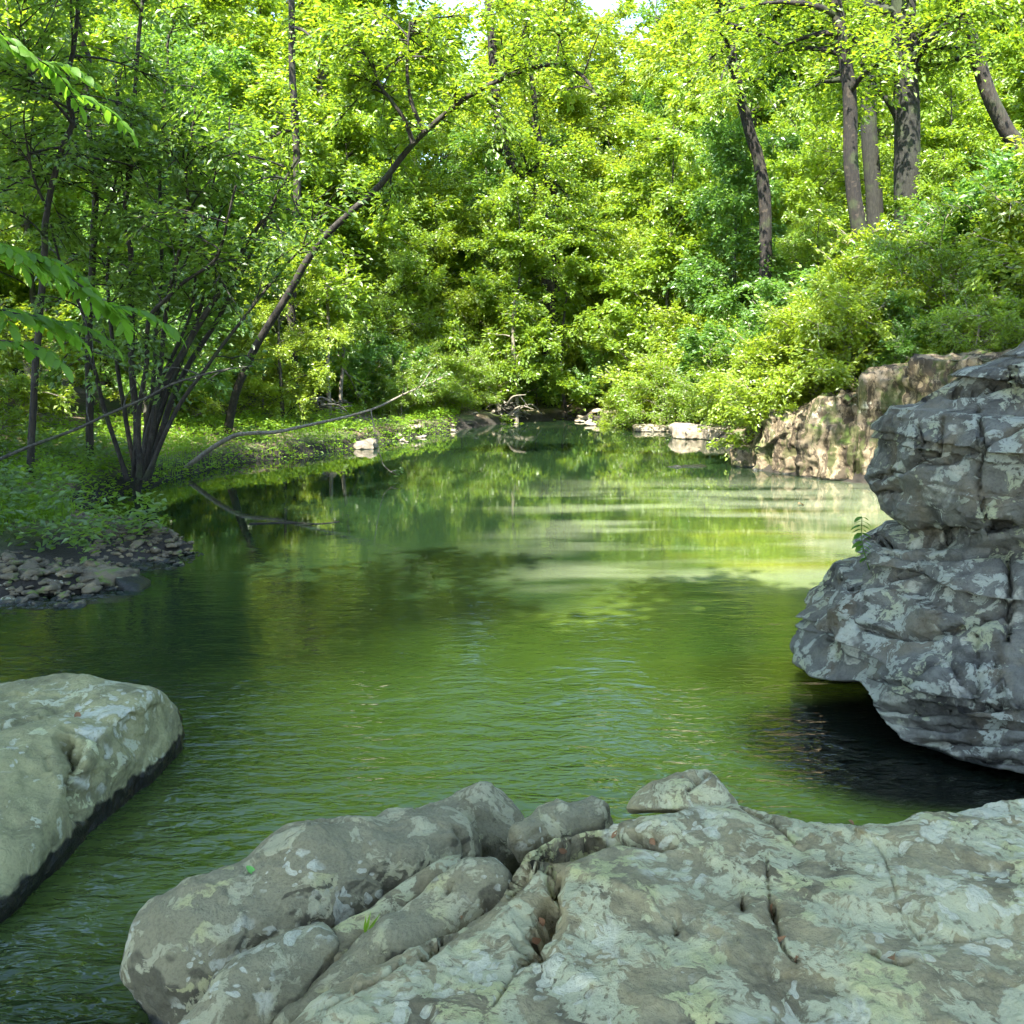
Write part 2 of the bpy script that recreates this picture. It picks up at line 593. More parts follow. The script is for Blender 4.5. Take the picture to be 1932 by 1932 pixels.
def zt(x, y):
    """terrain height"""
    p = np.stack([np.asarray(x, float), np.asarray(y, float)], -1).reshape(-1, 2)
    s = poly_sd(p, POOL)
    p3 = np.concatenate([p, np.zeros((len(p), 1))], 1)
    n = fbm(p3 * .35, 4, 11)
    nf = fbm(p3 * 1.7, 4, 21)
    az = np.degrees(np.arctan2(p[:, 0], np.maximum(p[:, 1], .5) + 2))
    right = sstep(6, 17, az)
    left = sstep(-6, -22, az)
    slope = .055 + .30 * right + .05 * left
    hmax = 7 + 9 * right + 3 * left
    so = np.maximum(s, 0)
    bank = .30 * sstep(0, .35, s) + .10 * sstep(.3, 2.0, s)
    bank = bank + right * 1.1 * sstep(.1, 2.2, s) * sstep(25, 18, p[:, 1]) * sstep(4.0, 6.0, p[:, 0])
    # the gravel spit stays low
    spit = np.exp(-(((p[:, 0] + 4.1) / 1.5) ** 2 + ((p[:, 1] - 9.3) / 1.4) ** 2))
    bank = bank * (1 - .72 * spit)
    hill = hmax * (1 - np.exp(-slope * np.maximum(so - .8, 0) / hmax))
    behind = sstep(2, -8, p[:, 1])
    hill = hill * (1 - .75 * behind)
    out = bank + hill + (n * .22 * sstep(.5, 6, s) + nf * .035 * sstep(0, 1, s))
    ins = -np.minimum(1.2, .10 + .35 * (-s)) + nf * .03
    z = np.where(s > 0, out, ins)
    s2 = poly_sd(p, STREAM)
    z = np.where(s2 < 1.2, np.minimum(z, STREAM_Z - .12 + .30 * sstep(-.2, 1.2, s2)), z)
    return z


def ground_material():
    t = NT('forest_floor')
    pos = t.n('NewGeometry').outputs['Position']
    n1 = t.noise(pos, .9, 6, .6)
    n2 = t.noise(pos, 6.0, 6, .65)
    n3 = t.noise(pos, 38.0, 4, .6)
    c = t.mix(t.ramp(n2, .3, .7), (.055, .04, .025), (.17, .125, .08))
    c = t.mix(t.ramp(n3, .45, .7), c, (.24, .17, .10))
    c = t.mix(t.math('MULTIPLY', t.ramp(n1, .42, .60), .8), c, t.mix(n3, (.035, .07, .012), (.09, .14, .025)))
    pz = t.n('SeparateXYZ', {0: pos}).outputs[2]
    wm = t.ramp(t.math('ADD', pz, t.math('MULTIPLY', t.math('SUBTRACT', n2, .5), .12)), .27, .15)
    c = t.mix(wm, c, (.02, .016, .010))
    t.set(t.b.inputs['Base Color'], c)
    t.b.inputs['Roughness'].default_value = .95
    t.set(t.b.inputs['Normal'], t.bump(t.math('ADD', n2, t.math('MULTIPLY', n3, .4)), .8, .06))
    return t.m


def warp_axis(a, b, n, c, w):
    """n samples from a to b, denser within w of c"""
    u = np.linspace(-1, 1, n)
    k = np.sinh(u * 3.2) / math.sinh(3.2)
    return np.where(k < 0, c + (c - a) * k, c + (b - c) * k)


gx = warp_axis(-260, 260, 330, -.5, 10)
gy = warp_axis(-160, 340, 380, 15, 10)
GX, GY = np.meshgrid(gx, gy, indexing='ij')
GZ = zt(GX, GY).reshape(GX.shape)
ground = obj('ground', raw_mesh('ground', np.stack([GX, GY, GZ], -1).reshape(-1, 3), [grid_faces(len(gx), len(gy))], ground_material()))
tag(ground, 'brown leaf-littered forest floor around the pool', 'ground', kind='structure')


def water_material(name):
    t = NT(name)
    pos = t.n('NewGeometry').outputs['Position']
    xyz = t.n('SeparateXYZ', {0: pos})
    # suspended silt plus a colour lift offsetting the near shade: bright over the sandy shelf on the far right, clear and deep by the near stones
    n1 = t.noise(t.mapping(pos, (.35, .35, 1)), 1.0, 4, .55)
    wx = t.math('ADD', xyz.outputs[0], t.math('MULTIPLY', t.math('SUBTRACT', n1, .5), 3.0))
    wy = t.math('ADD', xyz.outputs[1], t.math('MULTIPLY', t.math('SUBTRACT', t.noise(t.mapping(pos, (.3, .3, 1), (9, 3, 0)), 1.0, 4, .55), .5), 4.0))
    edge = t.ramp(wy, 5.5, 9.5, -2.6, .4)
    turbid_lift = t.math('MULTIPLY', t.ramp(t.math('SUBTRACT', wx, edge), 0.0, 2.6), t.math('MULTIPLY', t.ramp(wy, 2.5, 4.5), t.ramp(wy, 15.0, 10.0)))
    c = t.mix(turbid_lift, (.009, .020, .008), (.058, .088, .014))
    c = t.mix(t.math('MULTIPLY', turbid_lift, t.ramp(wy, 9.5, 6.0)), c, (.128, .188, .022))  # near water coloured brighter to make up for the canopy's shade
    sand = t.math('MULTIPLY', t.ramp(t.noise(t.mapping(pos, (.35, .6, 1), (4, 2, 0)), 1.0, 2), .48, .62), t.math('MULTIPLY', t.ramp(wx, .3, 1.8), turbid_lift))
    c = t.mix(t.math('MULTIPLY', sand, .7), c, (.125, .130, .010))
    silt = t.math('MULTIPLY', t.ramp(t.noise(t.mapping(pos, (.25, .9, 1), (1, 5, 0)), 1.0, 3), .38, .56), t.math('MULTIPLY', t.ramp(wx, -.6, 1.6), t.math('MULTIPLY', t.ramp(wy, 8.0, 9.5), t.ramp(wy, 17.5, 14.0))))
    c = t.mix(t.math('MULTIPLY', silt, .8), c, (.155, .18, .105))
    # shadow and dark reflection under the overhanging boulder, put into the water colour
    hole = t.n('VectorMath', {0: pos, 1: (2.05, 4.95, 0)}, operation='DISTANCE').outputs['Value']  # distance from the middle of the painted shadow under the overhang
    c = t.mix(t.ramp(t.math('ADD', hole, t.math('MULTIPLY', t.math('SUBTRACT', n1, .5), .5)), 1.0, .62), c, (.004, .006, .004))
    t.set(t.b.inputs['Base Color'], c)
    t.b.inputs['Roughness'].default_value = .02
    t.b.inputs['IOR'].default_value = 1.38
    # ripples: long low swell, wind ripples, fine shimmer
    near = t.ramp(xyz.outputs[1], 12.5, 3.0, .05, 1.0)
    near = t.math('MULTIPLY', near, t.math('ADD', t.math('MULTIPLY', near, .7), .3))
    near = t.math('ADD', near, t.ramp(xyz.outputs[1], 5.5, 3.0, 0.0, .7))
    calm = t.ramp(t.noise(t.mapping(pos, (.22, .5, 1), (7, 0, 0)), 1.0, 3), .35, .65, .35, 1.0)
    r1 = t.noise(t.mapping(pos, (2.6, 6.5, 1), (0, 0, 0), (0, 0, .12)), 1.0, 2, .45, .6)
    r2 = t.noise(t.mapping(pos, (9, 21, 1), (0, 0, 0), (0, 0, -.2)), 1.0, 2, .5, .8)
    h = t.math('ADD', t.math('MULTIPLY', r1, .030), t.math('MULTIPLY', r2, .013))
    h = t.math('MULTIPLY', h, t.math('MULTIPLY', near, calm))
    t.set(t.b.inputs['Normal'], t.bump(h, 1.0, 1.0))
    return t.m


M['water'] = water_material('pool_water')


def sheet(name, poly, z, step, mat):
    lo, hi = poly.min(0), poly.max(0)
    xs = np.arange(lo[0] - .4, hi[0] + .4 + step, step)
    ys = np.arange(lo[1] - .4, hi[1] + .4 + step, step)
    X, Y = np.meshgrid(xs, ys, indexing='ij')
    v = np.stack([X, Y, np.full_like(X, z)], -1).reshape(-1, 3)
    f = grid_faces(len(xs), len(ys))
    k = poly_sd(v[f].mean(1)[:, :2], poly) < .9
    return raw_mesh(name, v, [f[k]], mat, True)


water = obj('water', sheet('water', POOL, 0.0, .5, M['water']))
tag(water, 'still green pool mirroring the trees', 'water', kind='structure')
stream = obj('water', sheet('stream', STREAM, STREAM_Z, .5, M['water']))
tag(stream, 'shallow green stream above the riffle upstream', 'water', kind='structure')

# ------------------------------------------------------------------ foreground boulders
PXM = lambda d: S * FOC / d                     # layout units per metre at distance d

# wide lichen slab under the photographer: height field
def slab():
    cp = [(440, 1932, 2.18), (650, 1835, 2.40), (760, 1790, 2.46), (826, 1760, 2.52), (940, 1690, 2.66), (985, 1615, 2.82), (1060, 1560, 2.93),
          (1150, 1535, 2.98), (1260, 1516, 3.02), (1400, 1502, 3.06), (1530, 1521, 2.96), (1690, 1527, 2.90), (1780, 1508, 2.93), (1860, 1484, 2.98),
          (1932, 1480, 3.00), (2100, 1486, 3.02), (1100, 1640, 2.72), (1200, 1640, 2.70), (1130, 1720, 2.48), (1000, 1760, 2.45), (900, 1850, 2.28),
          (1300, 1700, 2.52), (1450, 1600, 2.74), (1450, 1720, 2.46), (1600, 1620, 2.66), (1750, 1620, 2.64), (1850, 1600, 2.70), (1932, 1600, 2.68),
          (600, 1932, 2.14), (900, 1932, 2.11), (1200, 1932, 2.10), (1500, 1932, 2.10), (1800, 1932, 2.08), (2050, 1932, 2.06), (1700, 1760, 2.36), (1300, 1820, 2.27), (1500, 1830, 2.27), (1932, 1760, 2.36)]
    P = np.array([W(a, b, d=c) for a, b, c in cp])
    extra = np.array([[-.8, 1.2, .30], [0, 1.0, .50], [1.0, .9, .52], [2.2, 1.0, .56], [-.9, 0, .3], [0, -.4, .46], [1.2, -.4, .5], [2.4, 0, .55], [2.6, 2.6, .62]])
    P = np.vstack([P, extra])
    edge = np.array([W(a, b, d=c)[:2] for a, b, c in [(430, 1950, 2.12), (640, 1838, 2.39), (820, 1762, 2.52), (938, 1692, 2.66), (980, 1618, 2.82), (1055, 1562, 2.94), (1150, 1537, 2.99), (1260, 1518, 3.03),
                     (1400, 1504, 3.07), (1530, 1523, 2.97), (1690, 1529, 2.91), (1780, 1510, 2.94), (1860, 1486, 2.99), (1940, 1481, 3.02)]] + [[2.5, 3.05], [3.2, 2.0], [3.0, -.9], [-1.0, -.9], [-1.0, 1.3]])
    xs = np.concatenate([np.arange(-1.25, -.75, .02), np.arange(-.75, 1.85, .0048), np.arange(1.85, 2.8, .02)])
    ys = np.concatenate([np.arange(-1.1, 1.85, .05), np.arange(1.85, 3.15, .0052), np.arange(3.15, 3.5, .02)])
    X, Y = np.meshgrid(xs, ys, indexing='ij')
    q = np.stack([X.ravel(), Y.ravel()], -1)
    num = den = 0
    for c in P:
        d2 = ((q - c[:2]) ** 2).sum(1)
        w = np.exp(-d2 / (2 * .16 ** 2)) + 1e-3 / (d2 + .02)
        num = num + w * c[2]
        den = den + w
    z = num / den
    s = -poly_sd(q, edge)
    drop = sstep(.05, -.22, s)
    z = z - .02 * sstep(.14, .0, s) - .75 * drop ** 1.2
    q3 = np.stack([q[:, 0], q[:, 1], np.zeros(len(q))], -1)
    z = z + .022 * fbm(q3 * 3.2, 3, 5) + .010 * fbm(q3 * 9, 4, 6) + .0025 * fbm(q3 * 45, 3, 8)
    # sloping bedding steps that run away from the camera to the right
    u = q[:, 0] * .55 + q[:, 1] * .84 + .06 * fbm(q3 * 2.0, 3, 9)
    st = (u * 3.1) % 1.0
    z = z + .012 * (sstep(0, .12, st) - st)
    v = np.stack([q[:, 0], q[:, 1], z], -1)
    # raised arch and dome between the fissures
    px, _ = proj(v)
    da, _ = poly_dist(px, [(1000, 1625), (1050, 1580), (1120, 1552), (1220, 1545), (1290, 1560)])
    v[:, 2] += .030 * np.exp(-(da / 26) ** 2)
    dd = np.hypot((px[:, 0] - 1170) / 120, (px[:, 1] - 1660) / 75)
    v[:, 2] += .035 * np.exp(-dd ** 4)
    f = grid_faces(len(xs), len(ys))
    cr = [([(1000, 1778), (1012, 1750), (1030, 1710), (1040, 1680), (1043, 1650), (1040, 1628), (1060, 1608), (1100, 1590), (1160, 1575), (1230, 1588), (1270, 1592)], 11, .085),
          ([(985, 1800), (1004, 1775), (1022, 1735), (1036, 1700)], 22, .20),
          ([(930, 1895), (955, 1855), (980, 1815), (990, 1798)], 4, .025),
          ([(935, 1690), (955, 1675), (985, 1645), (1012, 1622), (1050, 1606), (1085, 1596)], 11, .10),
          ([(800, 1800), (826, 1762), (850, 1740), (880, 1715), (915, 1690), (945, 1685)], 14, .10),
          ([(1205, 1578), (1240, 1590), (1262, 1588)], 8, .05),
          ([(1446, 1612), (1449, 1661), (1452, 1697), (1460, 1722), (1478, 1785), (1504, 1814)], 3.5, .02),
          ([(1455, 1700), (1462, 1725)], 9, .04), ([(1400, 1690), (1402, 1712)], 8, .045), ([(1272, 1740), (1276, 1760)], 7, .035),
          ([(1380, 1500), (1410, 1525), (1470, 1560), (1500, 1590)], 4, .02), ([(1575, 1545), (1650, 1590), (1680, 1650), (1700, 1720), (1740, 1780)], 2.2, .009),
          ([(1640, 1790), (1690, 1812), (1720, 1810)], 7, .022), ([(1740, 1780), (1800, 1775), (1860, 1768)], 3, .01),
          ([(600, 1905), (700, 1850), (790, 1790)], 5, .02)]
    return make_stone('boulder', v, f, M['slab'], origin=(1, 1.5, 0), cracks=cr, seed=4, chips=.008)


tag(slab(), 'broad pale lichen-covered sandstone slab filling the lower right, split by dark fissures', 'boulder')

A = lambda px, py, d, r: (W(px, py, d=d), r)


def capstone(segs, mat, label, amps, seed, sub=6, zs=1.0, cracks=None, centre=None):
    v, f = capsule_shape(segs, sub, zs, centre=centre)
    o = make_stone('boulder', v, f, mat, amps=amps, seed=seed, cracks=cracks, chips=.010)
    return tag(o, label, 'boulder')


RA = [(.022, 2.6, 3), (.014, 8, 3), (.003, 34, 3)]
capstone([(A(415, 1805, 2.95, .265), A(575, 1690, 3.12, .232)), (A(575, 1690, 3.12, .232), A(815, 1612, 3.32, .175))], M['boulder'],
         'long rounded grey boulder with yellowish lichen on its back, rising from the water', RA, 12, 7,
         cracks=[([(860, 1560), (880, 1600), (870, 1640)], 5, .03)])
capstone([(A(838, 1600, 3.62, .175), A(905, 1580, 3.66, .185)), (A(905, 1580, 3.66, .185), A(980, 1600, 3.62, .12))], M['boulder'],
         'humped grey boulder with a round lichen patch behind the long rounded boulder', [(.03, 4, 3), (.008, 14, 3), (.002, 40, 2)], 15, 6,
         cracks=[([(800, 1530), (830, 1560), (865, 1590)], 4, .02)])
capstone([(A(905, 1678, 2.79, .105), A(760, 1800, 2.62, .105)), (A(760, 1800, 2.62, .105), A(560, 1960, 2.42, .095))], M['boulder'],
         'smooth finger-like grey stone ridge lying along the left side of the slab', [(.016, 5, 3), (.005, 16, 3)], 18, 6,
         cracks=[([(848, 1668), (842, 1682)], 7, .03)])
capstone([(A(590, 1832, 2.64, .125), A(490, 1905, 2.52, .145)), (A(490, 1905, 2.52, .145), A(390, 2030, 2.38, .15))], M['boulder'],
         'pinkish brown rounded stone wedged at the bottom between boulder and slab', [(.02, 5, 3), (.006, 16, 3)], 22, 6)
capstone([(A(850, 1648, 2.98, .055), A(640, 1800, 2.66, .06)), (A(640, 1800, 2.66, .06), A(560, 1860, 2.60, .06))], M['slab'],
         'thin pale stone slab wedged between the long boulder and the finger-like ridge', [(.01, 6, 3), (.003, 20, 2)], 25, 5)
capstone([(A(985, 1592, 3.08, .075), A(1050, 1560, 3.16, .075)), (A(1050, 1560, 3.16, .075), A(1120, 1550, 3.22, .085))], M['boulder'],
         'dark low stone filling the gap behind the arched edge of the slab', [(.018, 6, 3), (.005, 20, 2)], 27, 5)


def peak():
    d = 3.12
    pts = [W(1178, 1512, d=d), W(1200, 1480, d=d + .02), W(1262, 1452, d=d + .03), W(1335, 1441, d=d + .04), W(1345, 1452, d=d - .02), W(1395, 1502, d=d),
           W(1290, 1520, d=d - .14), W(1180, 1518, d=d - .08), W(1250, 1490, d=d + .16), W(1400, 1505, d=d + .12), W(1200, 1530, d=d + .1), W(1390, 1530, d=d - .1), W(1290, 1475, d=d - .08)]
    v, f = hull_shape(pts, 5, 22)
    v[:, 2] -= .018
    o = make_stone('boulder', v, f, M['slab'], amps=[(.010, 8, 3), (.003, 28, 3)], seed=31,
                   cracks=[([(1345, 1448), (1320, 1465), (1300, 1490)], 8, .03), ([(1230, 1462), (1260, 1454)], 6, .012)])
    tag(o, 'small pointed rock perched on the far rim of the slab', 'boulder')


peak()


def left_block():
    z0 = .41
    base = [W(362, 1398, 0), W(300, 1448, 0), W(215, 1490, 0), W(140, 1560, 0), W(60, 1690, 0), W(-40, 1790, 0)]
    pts = [p + np.array([0, 0, -.35]) for p in base]
    pts += [p + np.array([-.02, .03, .05]) for p in base]
    pts += [W(-300, 1790, -.35), W(-500, 1500, -.35), W(-300, 1330, -.35), W(200, 1330, -.3), W(330, 1345, -.2)]
    pts += [W(304, 1296, z0 - .01), W(262, 1286, z0 + .0), W(155, 1268, z0 + .02), W(60, 1280, z0), W(-200, 1310, z0), W(-300, 1500, z0),
            W(282, 1312, z0 - .02), W(200, 1376, z0 - .03), W(120, 1372, z0), W(0, 1400, z0 + .0), W(-150, 1470, z0 - .02), W(345, 1372, .12)]
    v, f = hull_shape(pts, 7, 42)
    cr = [([(122, 1400), (140, 1425), (148, 1460), (150, 1500), (150, 1540)], 15, .15), ([(120, 1372), (165, 1385), (190, 1400)], 5, .02),
          ([(240, 1345), (252, 1352)], 6, .015), ([(244, 1362), (236, 1374)], 5, .015), ([(0, 1372), (40, 1358), (80, 1352)], 6, .02),
          ([(85, 1430), (92, 1452)], 4, .012), ([(130, 1460), (126, 1485)], 4, .014), ([(30, 1690), (60, 1700)], 4, .02)]
    o = make_stone('boulder', v, f, M['block'], amps=[(.024, 2.6, 3), (.010, 8, 3), (.0025, 34, 3)], seed=37, cracks=cr, chips=.012)
    tag(o, 'flat-topped green-grey boulder standing in the water at the left edge', 'boulder')


left_block()


# ------------------------------------------------------------------ tall overhanging boulder on the right
def overhang():
    ax, ay = 3.10, 5.95
    nth, nz_ = 420, 330
    th = np.linspace(0, 2 * math.pi, nth, endpoint=False)
    zz = np.linspace(-.35, 2.12, nz_)
    prof = np.array([(-.35, 1.10), (.0, 1.20), (.05, 1.30), (.13, 1.31), (.26, 1.27), (.40, 1.22), (.55, 1.08), (.70, .98), (.84, .88), (.92, .80), (.965, .76), (1.0, .80), (1.06, .86),
                     (1.18, .88), (1.32, .89), (1.45, .85), (1.58, .76), (1.70, .62), (1.78, .50), (1.84, .40), (1.9, .33), (1.98, .22), (2.05, .10), (2.12, .01)])
    R0 = np.interp(zz, prof[:, 0], prof[:, 1])
    TH, ZZ = np.meshgrid(th, zz, indexing='ij')
    R = np.broadcast_to(R0, TH.shape).copy()
    a = np.degrees(TH)
    front = np.exp(-((a - 268) / 45) ** 2)                      # towards the camera
    R += front * np.interp(zz, [-.35, .0, .3, .9, 1.0, 1.5, 2.0, 2.12], [.52, .45, .20, .18, .05, .10, .10, .0])[None, :]
    right = np.exp(-((((a + 180) % 360) - 180) / 60) ** 2)
    R += right * .9 * np.interp(zz, [0, 1.9, 2.12], [1, 1, 0])[None, :]
    # undercut along the water on the left
    zc = np.interp(a, [0, 120, 160, 180, 195, 205, 212, 220, 228, 236, 360], [-.3, -.3, .05, .06, .12, .18, .15, .07, -.05, -.3, -.3])
    R *= 1 - .62 * sstep(.03, -.05, ZZ - zc)
    # strata: horizontal ledges
    p = np.stack([ax + R * np.cos(TH), ay + R * np.sin(TH), ZZ], -1).reshape(-1, 3)
    lay = fbm(p * np.array([1.1, 1.1, 5.0]), 4, 41)
    low = np.interp(p[:, 2], [-.3, .45, 1.0, 2], [1.4, .9, .7, .6])
    Rf = R.ravel() + .035 * lay * low + .10 * fbm(p * 1.5, 3, 43) * sstep(2.3, 1.6, p[:, 2]) + .022 * fbm(p * 5.5, 4, 44) + .005 * fbm(p * 24, 3, 45)
    # stacked beds with vertical joints
    lr = np.random.default_rng(46)
    zl = p[:, 2] + .05 * fbm(p * 1.1, 2, 49) + .05 * (p[:, 0] - ax)
    edges = np.cumsum(lr.uniform(.05, .22, 26)) - .5
    li = np.searchsorted(edges, zl)
    loff = lr.normal(0, .042, 28)[li]
    ang = T0 = TH.ravel() * 5.2 + lr.random(28)[li] * 5
    cell = np.floor(ang + .25 * vnoise(p * 3, 50)).astype(np.int64)
    Rf = Rf + loff + .024 * _hash(cell, li.astype(np.int64), cell * 0, 5) * sstep(2.1, 1.8, p[:, 2])
    # blocky facets
    Rf = Rf + .03 * np.abs(vnoise(p * np.array([2.4, 2.4, 3.2]), 47))
    T = TH.ravel()
    v = np.stack([ax + Rf * np.cos(T), ay + Rf * np.sin(T), p[:, 2]], -1)
    f = grid_faces(nth, nz_, True)
    cr = [([(1652, 1012), (1700, 1022), (1780, 1012), (1850, 1004), (1932, 985)], 11, 0.170),
          ([(1668, 1040), (1720, 1052), (1800, 1050), (1900, 1040)], 5, 0.051),
          ([(1640, 905), (1690, 890), (1730, 868), (1790, 850)], 6, 0.085), ([(1735, 870), (1780, 872), (1850, 840), (1932, 800)], 5, 0.068),
          ([(1730, 800), (1735, 840), (1728, 868)], 4, 0.060), ([(1775, 790), (1772, 850)], 4, 0.051), ([(1845, 770), (1850, 830), (1845, 900), (1860, 985)], 5, 0.068),
          ([(1640, 938), (1680, 925), (1700, 928)], 4, 0.051),
          ([(1900, 1050), (1905, 1120), (1900, 1210)], 6, 0.102), ([(1680, 1092), (1720, 1082), (1740, 1078)], 5, 0.068),
          ([(1620, 1180), (1680, 1196), (1740, 1200), (1800, 1190), (1860, 1165), (1905, 1150)], 6, 0.085),
          ([(1640, 1275), (1700, 1290), (1735, 1262), (1790, 1240)], 4, 0.043), ([(1790, 1240), (1820, 1290), (1870, 1340)], 4, 0.043),
          ([(1600, 1322), (1700, 1338), (1800, 1335), (1932, 1330)], 7, 0.102), ([(1660, 1355), (1760, 1372), (1860, 1366), (1932, 1372)], 5, 0.076),
          ([(1720, 1398), (1800, 1405), (1932, 1400)], 4, 0.051), ([(1770, 1440), (1850, 1436), (1932, 1440)], 5, 0.068),
          ([(1725, 755), (1770, 742), (1850, 735), (1932, 715)], 6, 0.102), ([(1600, 1105), (1612, 1112), (1622, 1106)], 10, 0.119), ([(1560, 1180), (1566, 1205)], 6, 0.051),
          ([(1840, 1200), (1846, 1260), (1842, 1320)], 4, 0.051), ([(1880, 1240), (1885, 1330)], 4, 0.043)]
    return make_stone('boulder', v, f, M['cliff'], origin=(ax, ay, -.35), cracks=cr, seed=48)


tag(overhang(), 'tall layered blue-grey lichen boulder overhanging the dark water at the right edge', 'boulder')


# ------------------------------------------------------------------ sunlit rock wall across the pool
def rock_wall():
    path = np.array([W(1455, 840, 0)[:2], W(1412, 856, 0)[:2], W(1399, 872, 0)[:2], W(1422, 886, 0)[:2], W(1500, 896, 0)[:2], W(1590, 907, 0)[:2], W(1690, 917, 0)[:2], (8.0, 11.8), (9, 9.5)])
    hs = np.array([.32, .45, .62, .82, 1.12, 1.45, 1.85, 2.3, 2.5])
    n = 300
    P = spline(path, n)
    Hh = np.interp(np.linspace(0, 1, n), np.linspace(0, 1, len(hs)), hs)
    T = np.gradient(P, axis=0)
    T /= np.linalg.norm(T, axis=1)[:, None]
    Nn = np.stack([T[:, 1], -T[:, 0]], -1)                # outward, to the pool
    m = 130
    t = np.linspace(0, 1, m)
    zz = np.where(t < .72, -.35 + (t / .72) * 1.35, 1.0)
    back = np.where(t < .72, .10 * (t / .72) ** 1.5, .10 + ((t - .72) / .28) ** 1.3 * 1.1)
    Z = zz[None, :] * Hh[:, None]
    Z = np.where(t[None, :] < .2, np.maximum(Z, -.35), Z)
    Z = Z + np.where(t > .72, (t - .72) * .5, 0)[None, :]
    XY = P[:, None, :] - Nn[:, None, :] * back[None, :, None] * (.55 + .5 * Hh)[:, None, None]
    v = np.concatenate([XY, Z[..., None]], -1).reshape(-1, 3)
    f = grid_faces(n, m)[:, ::-1]
    nr = vnormals(v, [f])
    cs = np.repeat(np.linspace(0, 1, n), m)
    flute = np.stack([cs * 34, v[:, 2] * .8, cs * 0], -1)
    d = .09 * fbm(flute, 4, 51) + .11 * fbm(v * 1.6, 4, 52) + .03 * fbm(v * 6, 4, 54) + .014 * fbm(v * 15, 3, 53)
    blk = np.floor(cs * 15 + .5 * vnoise(v * .9, 56)).astype(np.int64)
    d = d + .10 * _hash(blk, np.floor(v[:, 2] * 1.3 + .4 * vnoise(v * 1.2, 57) + blk * .37).astype(np.int64), blk * 0, 7)
    v = v + nr * d[:, None]
    nr = vnormals(v, [f])
    v = carve(v, nr, [([(1592, 735), (1586, 780), (1590, 840), (1580, 900)], 5, .12), ([(1520, 770), (1510, 830), (1518, 890)], 4, .08), ([(1450, 815), (1452, 880)], 3, .06)], seed=55)
    o = np.array([*P[n // 2], 0.])
    return obj('rock_wall', raw_mesh('rock_wall', v - o, [f], M['wallrock']), None, o)


tag(rock_wall(), 'sun-dappled tan rock wall rising from the far right of the pool', 'rock wall')

# ------------------------------------------------------------------ trees
UPV = np.array([0, 0, 1.])


def leaf_quads(P, D, N, L, Wd, fold=.16, droop=.1):
    D = D / (np.linalg.norm(D, axis=1)[:, None] + 1e-9)
    Sd = np.cross(N, D)
    Sd /= np.linalg.norm(Sd, axis=1)[:, None] + 1e-9
    N2 = np.cross(D, Sd)
    L = L[:, None]
    Wd = Wd[:, None]
    v = np.stack([P, P + .42 * L * D + .5 * Wd * Sd + fold * Wd * N2, P + L * D - droop * L * N2, P + .42 * L * D - .5 * Wd * Sd + fold * Wd * N2], 1)
    q = np.arange(len(P) * 4).reshape(-1, 4)
    return v.reshape(-1, 3), q


def sprays(rng, limbs, n_sub, per, sub_len, leaf, t0=.2, flat=.4, twigs=None, aspect=.56):
    """leaf sprays on side twigs of the limbs; limbs = list of (k,3) polylines"""
    LP = np.stack([spline(l, 9) for l in limbs])
    ln = np.linalg.norm(np.diff(LP, axis=1), axis=2).sum(1)
    li = rng.choice(len(LP), n_sub, p=ln / ln.sum())
    t = t0 + (1 - t0) * rng.random(n_sub) ** .8
    u = t * 7.999
    i = u.astype(int)
    fr = (u - i)[:, None]
    st = LP[li, i] * (1 - fr) + LP[li, i + 1] * fr
    tg = LP[li, i + 1] - LP[li, i]
    tg /= np.linalg.norm(tg, axis=1)[:, None] + 1e-9
    hz = tg.copy()
    hz[:, 2] *= .4
    bad = np.linalg.norm(hz[:, :2], axis=1) < .35
    a0 = rng.random(n_sub) * 6.283
    hz[bad] = np.stack([np.cos(a0), np.sin(a0), a0 * 0 + .1], -1)[bad]
    hz /= np.linalg.norm(hz, axis=1)[:, None]
    sg = rng.choice([-1, 1], n_sub) * np.radians(rng.uniform(15, 75, n_sub))
    c, s = np.cos(sg), np.sin(sg)
    dr = np.stack([hz[:, 0] * c - hz[:, 1] * s, hz[:, 0] * s + hz[:, 1] * c, hz[:, 2] + rng.normal(.05, .42, n_sub)], -1)
    L2 = sub_len * rng.uniform(.5, 1.3, n_sub) * (1.25 - .5 * t)
    if twigs is not None:
        k = np.argsort(-L2)[:min(n_sub, 260)]
        for j in k:
            e = st[j] + dr[j] * L2[j] * .8 - UPV * .06 * L2[j]
            tube(twigs, [st[j], (st[j] + e) / 2 + UPV * .03 * L2[j], e], [.012, .008, .004], 3)
    n = n_sub * per
    j = np.repeat(np.arange(n_sub), per)
    w = rng.uniform(.08, 1.0, n)
    lat = np.stack([-dr[j, 1], dr[j, 0], np.zeros(n)], -1)
    off = rng.normal(0, .26, n) * L2[j] * (.35 + .65 * np.sin(w * 2.6))
    P = st[j] + dr[j] * (w * L2[j])[:, None] + lat * off[:, None]
    P[:, 2] += rng.normal(0, .13, n) * sub_len - .10 * L2[j] * w ** 2
    ang = rng.normal(0, .9, n)
    D = dr[j] * np.cos(ang)[:, None] + lat * np.sin(ang)[:, None]
    D[:, 2] += rng.normal(-.18, .28, n)
    N = np.stack([rng.normal(0, flat, n), rng.normal(0, flat, n), np.ones(n)], -1)
    LL = leaf * rng.uniform(.6, 1.25, n)
    return leaf_quads(P, D, N, LL, LL * aspect)


def bole(rng, base, h, lean, wob, n=12):
    z = np.linspace(0, 1, n)
    ph = rng.random(4) * 6.28
    x = lean[0] * z ** 1.3 + wob * (np.sin(z * 5 + ph[0]) - math.sin(ph[0])) * z
    y = lean[1] * z ** 1.3 + wob * (np.sin(z * 4 + ph[1]) - math.sin(ph[1])) * z
    return np.stack([base[0] + x, base[1] + y, base[2] + h * z], -1)


